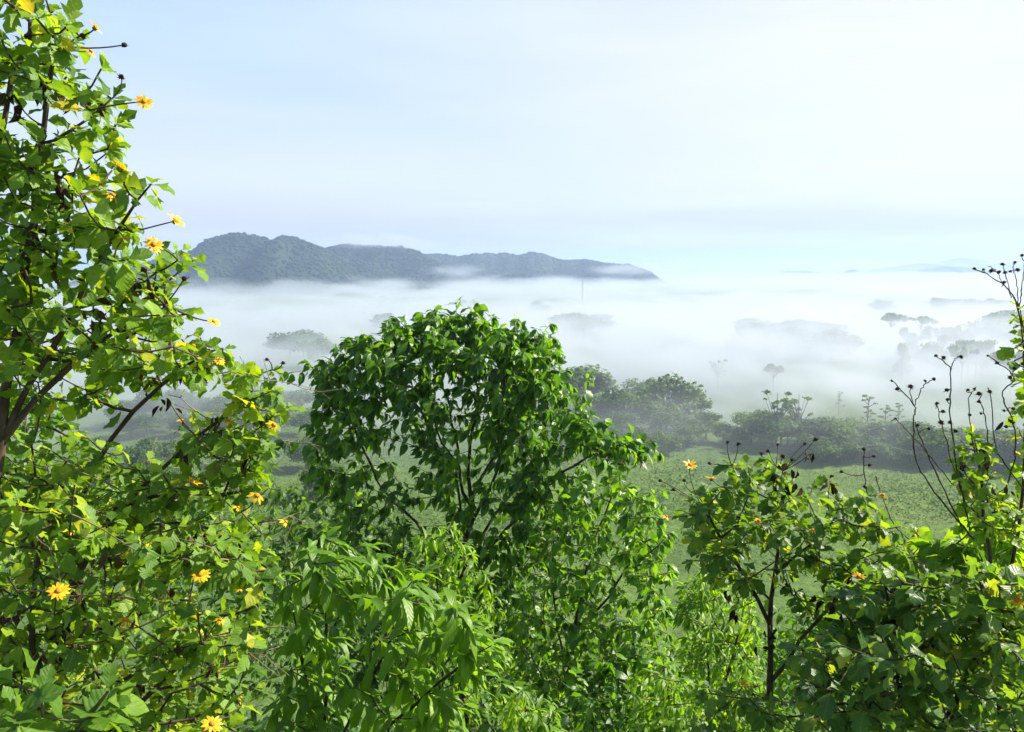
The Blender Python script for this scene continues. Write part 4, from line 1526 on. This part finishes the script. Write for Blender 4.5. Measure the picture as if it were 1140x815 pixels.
# ---- its lower neighbour on the right
D1 = 13.5
plant('broadleaf_tree', 'lower, brighter broadleaf tree at the right foot of the central tree', 'tree', None,
      [[low(630, D1), A(632, 800, D1), A(640, 700, D1), A(655, 620, D1), A(680, 560, D1), A(690, 530, D1)],
       [A(632, 800, D1), A(620, 700, D1 + .3), A(612, 620, D1 + .5), A(620, 560, D1 + .5)],
       [A(640, 700, D1), A(690, 650, D1 - .3), A(725, 600, D1 - .4)],
       [A(632, 800, D1), A(670, 760, D1 - .3), A(720, 700, D1 - .5), A(735, 660, D1 - .5)]],
      [([(640, 525), (690, 530), (720, 550), (740, 590), (735, 640), (690, 620), (650, 590)], 12.2, 14.6, 95, 0.36),
       ([(590, 560), (650, 540), (660, 600), (690, 630), (640, 680), (590, 650)], 12.4, 14.8, 60, 0.38),
       ([(650, 640), (735, 640), (745, 690), (700, 740), (640, 720)], 12.0, 14.4, 62, 0.38),
       ([(580, 660), (640, 690), (640, 760), (590, 780), (560, 720)], 12.6, 14.8, 60, 0.36),
       ([(640, 700), (745, 680), (760, 760), (700, 810), (630, 800)], 11.8, 14.0, 60, 0.36),
       ([(690, 540), (738, 545), (752, 600), (748, 680), (700, 640)], 12.2, 14, 40, 0.34)],
      ('ovate', 0.25, 0.52, M_TREE, dict(KW_TREE, per=7, span=0.7), (0.2, 1.1), (0.0, 0.3), (0.7, 0.2, 0.02)), 16, M_TRUNK, 0.005, 0.06, part='trunk', crown='crown', sag=0.05)

# ---- dark tree behind, at the left foot of the central tree
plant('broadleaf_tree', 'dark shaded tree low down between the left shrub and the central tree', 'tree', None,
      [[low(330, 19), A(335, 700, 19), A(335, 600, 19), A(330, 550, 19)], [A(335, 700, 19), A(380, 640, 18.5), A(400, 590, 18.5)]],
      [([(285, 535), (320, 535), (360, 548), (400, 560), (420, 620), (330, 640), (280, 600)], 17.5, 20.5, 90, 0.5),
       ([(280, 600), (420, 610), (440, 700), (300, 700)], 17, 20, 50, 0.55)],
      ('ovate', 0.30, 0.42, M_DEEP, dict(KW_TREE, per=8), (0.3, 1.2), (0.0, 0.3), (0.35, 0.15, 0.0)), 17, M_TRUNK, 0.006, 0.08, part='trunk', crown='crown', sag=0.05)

# ---- sapling with long hanging leaves
plant('sapling', 'leafy sapling with long pointed leaves combed to the right, left of the drooping saplings', 'sapling', None,
      [[low(365, 5.8), A(362, 860, 5.8), A(364, 720, 5.8), A(363, 640, 5.8), A(362, 600, 5.8)],
       [A(362, 860, 5.8), A(420, 740, 5.7), A(450, 670, 5.6), A(470, 640, 5.6)],
       [A(362, 860, 5.8), A(460, 780, 5.6), A(520, 730, 5.5), A(550, 715, 5.5)],
       [A(362, 860, 5.8), A(330, 720, 5.9), A(318, 640, 6.0)]],
      [([(312, 620), (350, 598), (400, 602), (450, 632), (440, 670), (370, 660), (320, 660)], 5.2, 6.4, 26, 0.14),
       ([(440, 640), (480, 655), (520, 690), (550, 715), (545, 745), (480, 720), (440, 690)], 5.1, 6.2, 26, 0.14),
       ([(300, 660), (440, 670), (470, 720), (540, 750), (540, 840), (300, 840)], 5.2, 6.4, 62, 0.15)],
      ('lance', 0.26, 0.28, M_LIME, dict(per=8, span=0.5, term=4, ang=(40, 80), sizes=(0.6, 1.2), up=0.8, grav=0.65, nrand=0.28, bias=(0.55, -0.15, 0)), (0.4, 1.4), (0.05, 0.4), (0.25, 0.18, 0.0)), 18, M_STEM, 0.004, 0.016)

# ---- pale saplings with drooping finger-like leaves
DROOP = ('lance', 0.22, 0.20, M_LIME, dict(per=6, span=0.35, term=7, ang=(50, 90), sizes=(0.7, 1.15), up=0.7, grav=0.9, nrand=0.3), (0.4, 1.3), (0.0, 0.3), (0.36, 0.22, 0.0))
GS = 'saplings with drooping finger-like leaves'
plant('sapling', 'lime-green sapling with drooping fingered leaves in front of the trunk of the central tree', 'sapling', GS,
      [[low(492, 9.5), A(493, 860, 9.5), A(492, 740, 9.5), A(488, 650, 9.5), A(484, 600, 9.5)], [A(492, 740, 9.5), A(530, 690, 9.3), A(545, 650, 9.3)]],
      [([(470, 590), (505, 585), (522, 610), (540, 640), (520, 660), (480, 640), (455, 650), (440, 630)], 8.9, 10.0, 44, 0.16),
       ([(440, 650), (540, 650), (560, 690), (575, 720), (520, 730), (450, 700)], 8.9, 10.0, 40, 0.17),
       ([(450, 700), (560, 710), (560, 800), (460, 800)], 9, 10.2, 24, 0.2)],
      DROOP, 19, M_STEM, 0.004, 0.015)
plant('sapling', 'bright drooping sapling at the bottom edge just right of the long-leaved one', 'sapling', GS,
      [[low(588, 7.2), A(588, 870, 7.2), A(586, 800, 7.2), A(584, 770, 7.2)]],
      [([(562, 772), (590, 762), (625, 785), (632, 830), (560, 840)], 6.8, 7.7, 30, 0.13)],
      DROOP, 20, M_STEM, 0.004, 0.012)
plant('sapling', 'bright drooping sapling at the bottom edge below the lower broadleaf tree', 'sapling', GS,
      [[low(742, 8.2), A(742, 860, 8.2), A(740, 780, 8.2), A(738, 742, 8.2)], [A(742, 860, 8.2), A(790, 800, 8.2), A(798, 780, 8.2)]],
      [([(705, 750), (740, 735), (775, 755), (805, 780), (800, 840), (700, 840)], 7.6, 8.9, 80, 0.13)],
      DROOP, 22, M_STEM, 0.004, 0.013)
plant('sapling', 'pale sapling with hanging leaves seen through the gap left of the dark-stemmed shrub', 'sapling', GS,
      [[low(790, 10.5), A(790, 800, 10.5), A(785, 700, 10.5), A(780, 650, 10.5)], [A(790, 800, 10.5), A(820, 720, 10.3), A(830, 670, 10.3)]],
      [([(755, 640), (800, 630), (840, 660), (845, 720), (800, 720), (755, 690)], 9.8, 11.2, 95, 0.15),
       ([(760, 700), (850, 715), (850, 810), (770, 810)], 9.6, 11, 80, 0.16)],
      DROOP, 23, M_STEM, 0.004, 0.013)

# ---- right flowering shrub with the dark stem
KW_R = dict(KW_SUN, per=9)
TITH_R = ('lobed', 0.14, 0.70, M_DEEP, KW_R, (0.2, 1.0), (0.0, 0.35), (0.58, 0.2, 0.02))
plant('flowering_shrub', 'dark-stemmed yellow-flowered shrub right of centre with withered leaves hanging from its branches', 'shrub', 'yellow-flowered shrubs',
      [[low(856, 6.0), A(858, 860, 6.0), A(856, 760, 6.0), A(855, 690, 6.0), A(858, 640, 6.0), A(862, 590, 6.0), A(875, 540, 6.0)],
       [A(856, 690, 6.0), A(835, 630, 5.9), A(800, 590, 5.8), A(775, 560, 5.8)],
       [A(858, 640, 6.0), A(900, 600, 5.9), A(945, 570, 5.8), A(965, 560, 5.8)],
       [A(856, 760, 6.0), A(910, 680, 5.8), A(950, 640, 5.7)]],
      [([(752, 570), (780, 545), (815, 540), (850, 545), (850, 590), (820, 615), (775, 600)], 5.4, 6.5, 32, 0.15),
       ([(800, 520), (830, 508), (860, 512), (880, 530), (850, 545), (810, 540)], 5.5, 6.4, 14, 0.14),
       ([(860, 540), (900, 530), (940, 540), (975, 560), (985, 590), (950, 610), (900, 600), (860, 590)], 5.4, 6.5, 36, 0.15),
       ([(850, 590), (900, 600), (950, 615), (960, 640), (920, 650), (870, 630)], 5.4, 6.4, 20, 0.14),
       ([(780, 770), (860, 760), (900, 780), (900, 840), (780, 840)], 5.2, 6.2, 24, 0.15),
       ([(870, 620), (960, 620), (985, 700), (960, 770), (900, 760), (885, 680)], 5.4, 6.8, 34, 0.16),
       ([(765, 590), (830, 610), (845, 650), (800, 650), (760, 625)], 5.4, 6.6, 20, 0.14),
       ([(975, 570), (1040, 590), (1040, 640), (970, 640)], 5.6, 6.6, 18, 0.14)],
      TITH_R, 24, M_STEM, 0.0038, 0.021, deadwood=16,
      flowers=[(768, 518, 5.6, 1, 1.3), (792, 533, 5.6, 1, 1.3), (822, 551, 5.6, 2, 1.0), (983, 551, 5.6, 2, 1.1), (956, 642, 5.2, 0, 1.2), (862, 645, 5.7, 2, 1.2), (742, 575, 5.6, 2, 1.1), (828, 762, 5.4, 1, 1.1), (845, 580, 5.5, 2, .9), (905, 590, 5.4, 2, .9)],
      seeds=[(735, 535, 5.8, 1.1), (750, 545, 5.8, 1.1), (762, 535, 5.7, 1.1), (790, 516, 5.8, 1.0), (822, 494, 5.9, 1), (855, 502, 5.9, 1.1), (908, 489, 5.9, 1.1), (896, 494, 5.9, 1), (866, 495, 5.9, .9), (868, 520, 5.8, 1.2),
             (872, 508, 5.8, 1.2), (962, 500, 5.9, 1.1), (973, 508, 5.9, 1), (968, 518, 5.9, 1.1), (963, 542, 5.8, 1.1), (968, 545, 5.8, 1), (937, 525, 5.8, 1), (848, 505, 5.8, 1), (864, 545, 5.7, 1.3), (882, 512, 5.8, 1), (810, 492, 5.9, .9)],
      dry=[(813, 665, 5.7), (815, 680, 5.7), (873, 630, 5.6), (876, 645, 5.6), (838, 655, 5.7), (860, 705, 5.7), (868, 530, 5.7), (876, 520, 5.7), (885, 545, 5.7), (902, 505, 5.8), (925, 535, 5.7), (850, 720, 5.8)],
      extra_tubes=[([A(975, 570, 5.8), A(965, 545, 5.8), A(962, 515, 5.9), A(962, 500, 5.9)], 0.005, 0.003), ([A(1040, 620, 5.7), A(1000, 590, 5.7), A(985, 560, 5.7), (A(975, 530, 5.7))], 0.005, 0.003)])

# ---- far right: low dark mass
plant('flowering_shrub', 'dark-leaved yellow-flowered shrub filling the bottom right corner', 'shrub', 'yellow-flowered shrubs',
      [[low(1010, 4.9), A(1010, 880, 4.9), A(1005, 780, 4.9), A(1000, 700, 4.9), A(985, 650, 4.9)],
       [A(1010, 880, 4.9), A(1070, 760, 4.8), A(1100, 680, 4.7), A(1110, 640, 4.7)],
       [A(1010, 880, 4.9), A(940, 800, 4.9), A(900, 740, 5.0)]],
      [([(930, 650), (985, 632), (1040, 640), (1060, 690), (1000, 720), (930, 710)], 4.3, 5.4, 52, 0.13),
       ([(1050, 640), (1160, 620), (1160, 730), (1060, 720)], 4.1, 5.2, 54, 0.13),
       ([(880, 720), (940, 700), (1060, 710), (1170, 720), (1170, 840), (880, 840)], 3.9, 5.4, 130, 0.13)],
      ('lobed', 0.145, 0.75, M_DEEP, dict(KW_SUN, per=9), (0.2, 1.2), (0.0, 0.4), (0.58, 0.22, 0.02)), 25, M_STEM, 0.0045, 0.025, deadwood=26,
      flowers=[(1133, 668, 4.2, 0, 1.1), (1012, 655, 4.5, 2, 1.0), (1075, 680, 4.4, 2, .9), (1098, 640, 4.4, 1, 1.1), (880, 750, 4.8, 1, 1.0), (1025, 812, 4.2, 1, 1.0), (998, 664, 4.5, 1, .9)],
      seeds=[(1085, 672, 4.4, 1.1), (995, 660, 4.6, 1.1), (1000, 640, 4.7, 1)],
      dry=[(930, 690, 4.7), (920, 665, 4.8), (1090, 780, 4.3), (1030, 700, 4.5)])

# ---- big smooth leaves above it
plant('broad_leaved_plant', 'plant with large smooth drooping leaves glowing in the sun at the right edge', 'plant', None,
      [[low(1090, 5.6), A(1090, 860, 5.6), A(1085, 700, 5.6), A(1080, 620, 5.6), A(1075, 590, 5.6)], [A(1085, 700, 5.6), A(1120, 620, 5.5), A(1130, 590, 5.5)]],
      [([(1045, 605), (1075, 585), (1140, 580), (1160, 610), (1120, 630), (1050, 630)], 5.1, 6.0, 26, 0.12), ([(1000, 600), (1045, 600), (1050, 640), (1000, 640)], 5.4, 6.2, 12, 0.14)],
      ('lance', 0.24, 0.44, M_LIME, dict(per=5, span=0.35, term=4, ang=(40, 80), sizes=(0.7, 1.15), up=0.6, grav=0.9, nrand=0.3), (0.3, 1.1), (0.0, 0.3), (0.4, 0.2, 0.0)), 26, M_STEMG, 0.004, 0.014)

# ---- dry-stemmed tall shrub at the right edge
E5 = 5.0
stalks = [([A(1085, 600, E5), A(1040, 548, E5), A(1020, 510, E5), A(1017, 470, E5), A(1018, 452, E5), (A(993, 424, E5))], .006, .003),
          ([A(1018, 452, E5), A(1028, 430, E5), A(1040, 422, E5)], .003, .0025), ([A(1018, 452, E5), A(1014, 440, E5), A(1014, 431, E5)], .003, .0025),
          ([A(1070, 585, E5), A(1030, 500, E5), A(1019, 470, E5)], .005, .003),
          ([A(1080, 590, E5), A(1066, 520, E5), A(1058, 460, E5), A(1058, 412, E5), A(1042, 396, E5)], .005, .003), ([A(1058, 412, E5), A(1063, 400, E5), A(1070, 397, E5)], .003, .0025),
          ([A(1075, 560, E5), A(1056, 500, E5), A(1043, 450, E5)], .004, .0025), ([A(1062, 540, E5), A(1020, 490, E5), A(997, 466, E5)], .004, .0025),
          ([A(1100, 560, E5), A(1085, 500, E5), A(1078, 450, E5), A(1085, 433, E5)], .004, .0025), ([A(1100, 530, E5), A(1098, 470, E5), A(1090, 445, E5)], .004, .0025),
          ([A(1115, 560, E5), A(1130, 510, E5), A(1128, 470, E5), A(1116, 440, E5), A(1130, 420, E5), A(1100, 396, E5)], .005, .003),
          ([A(1140, 545, E5), A(1110, 500, E5), A(1104, 450, E5), A(1102, 436, E5)], .004, .0025),
          ([A(1150, 520, E5), A(1142, 420, E5), A(1134, 345, E5), A(1118, 318, E5), A(1085, 299, E5)], .006, .003), ([A(1134, 345, E5), A(1138, 320, E5), A(1141, 290, E5)], .004, .0025),
          ([A(1126, 332, E5), A(1118, 300, E5), A(1116, 293, E5)], .003, .002), ([A(1118, 318, E5), A(1108, 300, E5), A(1100, 297, E5)], .003, .002),
          ([A(1134, 345, E5), A(1132, 315, E5), A(1128, 297, E5)], .003, .002)]
heads = [(993, 424), (999, 433), (1040, 422), (1030, 424), (1014, 430), (1042, 396), (1070, 397), (1051, 398), (1054, 434), (1055, 445), (1043, 449), (997, 466), (1085, 433), (1078, 434), (1090, 438), (1102, 436), (1090, 447), (1100, 396),
         (1110, 404), (1130, 410), (1085, 299), (1095, 300), (1104, 301), (1116, 294), (1119, 303), (1118, 314), (1130, 292), (1138, 284), (1112, 303), (1125, 302), (1120, 475), (1048, 470), (1050, 458), (1058, 470), (1022, 473), (1034, 477), (1128, 455), (1125, 420), (1092, 460), (1080, 462), (1138, 405), (1133, 300), (1118, 457), (1064, 480)]
plant('flowering_shrub', 'tall ragged shrub at the right edge with dry dark seed heads on long bare stalks', 'shrub', 'yellow-flowered shrubs',
      [[low(1120, E5), A(1120, 860, E5), A(1110, 700, E5), A(1098, 600, E5), A(1090, 540, E5), A(1085, 490, E5)],
       [A(1110, 700, E5), A(1145, 580, E5), A(1150, 480, E5), A(1142, 400, E5), A(1136, 345, E5)]],
      [([(1068, 490), (1095, 470), (1105, 500), (1112, 560), (1070, 570), (1066, 530)], 4.8, 5.25, 26, 0.10),
       ([(1128, 350), (1150, 330), (1165, 400), (1160, 520), (1132, 520), (1128, 440)], 4.8, 5.3, 22, 0.13),
       ([(1060, 570), (1120, 560), (1160, 540), (1160, 600), (1060, 600)], 4.7, 5.4, 16, 0.13)],
      ('lobed', 0.115, 0.75, M_SUNF, dict(KW_SUN, per=5, span=0.25), (0.2, 1.0), (0.0, 0.35), (0.55, 0.2, 0.03)), 27, M_STEM, 0.003, 0.014,
      seeds=[(x, y, E5, random.uniform(0.6, 1.0)) for x, y in heads], extra_tubes=stalks,
      flowers=[(1140, 668, 4.6, 2, 1.0)], dry=[(1100, 510, 4.9), (1092, 500, 4.9), (1120, 545, 4.9), (1130, 470, 4.9), (1075, 520, 4.9)])

# ---- understory shrubs lower on the slope, seen between the plants in front
GU = 'understory shrubs on the slope'  # leaves behind the left shrubs are coloured darker, as painted shade in the gaps
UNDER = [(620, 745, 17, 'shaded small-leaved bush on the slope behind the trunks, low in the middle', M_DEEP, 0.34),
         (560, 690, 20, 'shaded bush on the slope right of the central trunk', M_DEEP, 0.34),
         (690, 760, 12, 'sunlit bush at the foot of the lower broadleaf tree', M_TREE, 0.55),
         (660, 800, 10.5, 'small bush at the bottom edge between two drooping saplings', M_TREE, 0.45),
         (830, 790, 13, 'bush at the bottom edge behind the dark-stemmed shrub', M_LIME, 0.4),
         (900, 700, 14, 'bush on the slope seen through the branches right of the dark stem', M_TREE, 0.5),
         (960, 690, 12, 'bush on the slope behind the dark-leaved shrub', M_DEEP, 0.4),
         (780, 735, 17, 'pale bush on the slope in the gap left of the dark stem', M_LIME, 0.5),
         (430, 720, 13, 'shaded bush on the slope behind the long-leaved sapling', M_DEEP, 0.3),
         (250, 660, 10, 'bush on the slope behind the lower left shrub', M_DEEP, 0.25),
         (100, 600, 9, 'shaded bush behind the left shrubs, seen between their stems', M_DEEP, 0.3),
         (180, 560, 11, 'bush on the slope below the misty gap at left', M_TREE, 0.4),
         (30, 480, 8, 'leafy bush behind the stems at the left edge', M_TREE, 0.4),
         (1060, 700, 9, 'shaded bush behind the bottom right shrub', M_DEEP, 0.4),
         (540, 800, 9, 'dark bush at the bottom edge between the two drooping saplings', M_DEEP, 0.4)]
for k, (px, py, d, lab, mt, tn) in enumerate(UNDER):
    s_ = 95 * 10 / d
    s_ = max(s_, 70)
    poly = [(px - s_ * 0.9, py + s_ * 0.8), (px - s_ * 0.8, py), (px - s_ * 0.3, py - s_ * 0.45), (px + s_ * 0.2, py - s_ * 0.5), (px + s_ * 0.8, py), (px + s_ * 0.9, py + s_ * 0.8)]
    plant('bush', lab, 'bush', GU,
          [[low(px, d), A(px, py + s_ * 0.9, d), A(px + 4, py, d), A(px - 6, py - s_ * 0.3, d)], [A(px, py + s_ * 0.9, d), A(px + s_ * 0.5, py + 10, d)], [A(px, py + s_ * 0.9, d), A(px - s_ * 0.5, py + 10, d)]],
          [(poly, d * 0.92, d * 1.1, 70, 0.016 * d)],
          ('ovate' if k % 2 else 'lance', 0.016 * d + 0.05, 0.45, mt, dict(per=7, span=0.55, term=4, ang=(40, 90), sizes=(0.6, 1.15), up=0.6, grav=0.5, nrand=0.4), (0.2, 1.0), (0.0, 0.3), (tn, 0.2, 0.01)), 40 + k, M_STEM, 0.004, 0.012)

# ---- trees lower down the slope
GT = 'trees lower on the slope'
for k, (px, d, yt, wpx, lab, mt) in enumerate([
        (455, 27, 590, 85, 'shaded tree on the slope, seen below the left half of the round-headed tree', M_DEEP),
        (615, 24, 640, 90, 'shaded tree on the slope between the two broadleaf trees', M_DEEP),
        (540, 33, 640, 80, 'dark tree top on the slope right behind the central trunk', M_DEEP),
        (700, 26, 690, 90, 'tree on the slope behind the lower broadleaf tree', M_TREE),
        (800, 30, 700, 85, 'tree on the slope at the near edge of the field, left of the dark stem', M_TREE),
        (930, 28, 690, 90, 'tree on the slope seen behind the dark-stemmed shrub', M_TREE),
        (340, 30, 590, 80, 'tree top on the slope just above the long-leaved sapling', M_DEEP),
        (230, 24, 560, 90, 'tree top on the slope showing below the misty gap at left', M_TREE)]):
    poly = [(px - wpx, yt + 75), (px - wpx * 0.75, yt + 28), (px - wpx * 0.2, yt + 3), (px + wpx * 0.35, yt), (px + wpx * 0.85, yt + 30), (px + wpx, yt + 80), (px + wpx * 0.8, yt + 190), (px - wpx * 0.8, yt + 190)]
    plant('slope_tree', lab, 'tree', GT,
          [[low(px, d), A(px, yt + 200, d), A(px + 5, yt + 90, d), A(px - 4, yt + 40, d)], [A(px, yt + 200, d), A(px + wpx * .5, yt + 80, d)], [A(px, yt + 200, d), A(px - wpx * .5, yt + 80, d)]],
          [(poly, d * 0.93, d * 1.08, 130, 0.018 * d)],
          ('ovate', 0.012 * d + 0.08, 0.48, mt, dict(KW_TREE, per=8), (0.3, 1.2), (0.0, 0.3), (0.22, 0.18, 0.01)), 70 + k, M_TRUNK, 0.006, 0.08, part='trunk', crown='crown', sag=0.05)  # low leaf tone: shade put into the crown colour

# ---- ground cover over the slope
rng = np.random.default_rng(77)
n = 30000
y_ = 1.5 + 88 * rng.uniform(0, 1, n) ** 1.3
x_ = rng.uniform(-0.8, 0.8, n) * (y_ + 3)
S = rng.uniform(0.12, 0.30, n) * (1 + y_ / 25)
hgt = rng.uniform(0.0, 1.0, n) ** 1.5 * (0.5 + y_ / 40)
hump = np.clip(fbm(x_ / 2.2, y_ / 2.2, 51, 3) - 0.35, 0, 1) * 2
P = np.stack([x_, y_, ground_z(x_, y_) + 0.05 + hgt * (0.4 + hump)], -1)
D = unit(rng.normal(size=(n, 3)) * np.array((1, 1, 0.35)))
leaves('undergrowth', 'simple', P, D, np.array((0, 0, 1.0)) + rng.normal(size=(n, 3)) * 0.45, S, S * 0.5, rng.uniform(0.2, 1, n), rng.uniform(0, .3, n), np.clip(rng.normal(0.22, 0.2, n) + 0.3 * (hump - 0.5), 0, 0.95), M_DEEP, None, np.zeros(3), rng)  # mean leaf tone kept low, so shade under the plants is in the colour
tag(bpy.data.objects['undergrowth'], 'tangled green undergrowth covering the hillside below the trees', None, None, 'stuff')
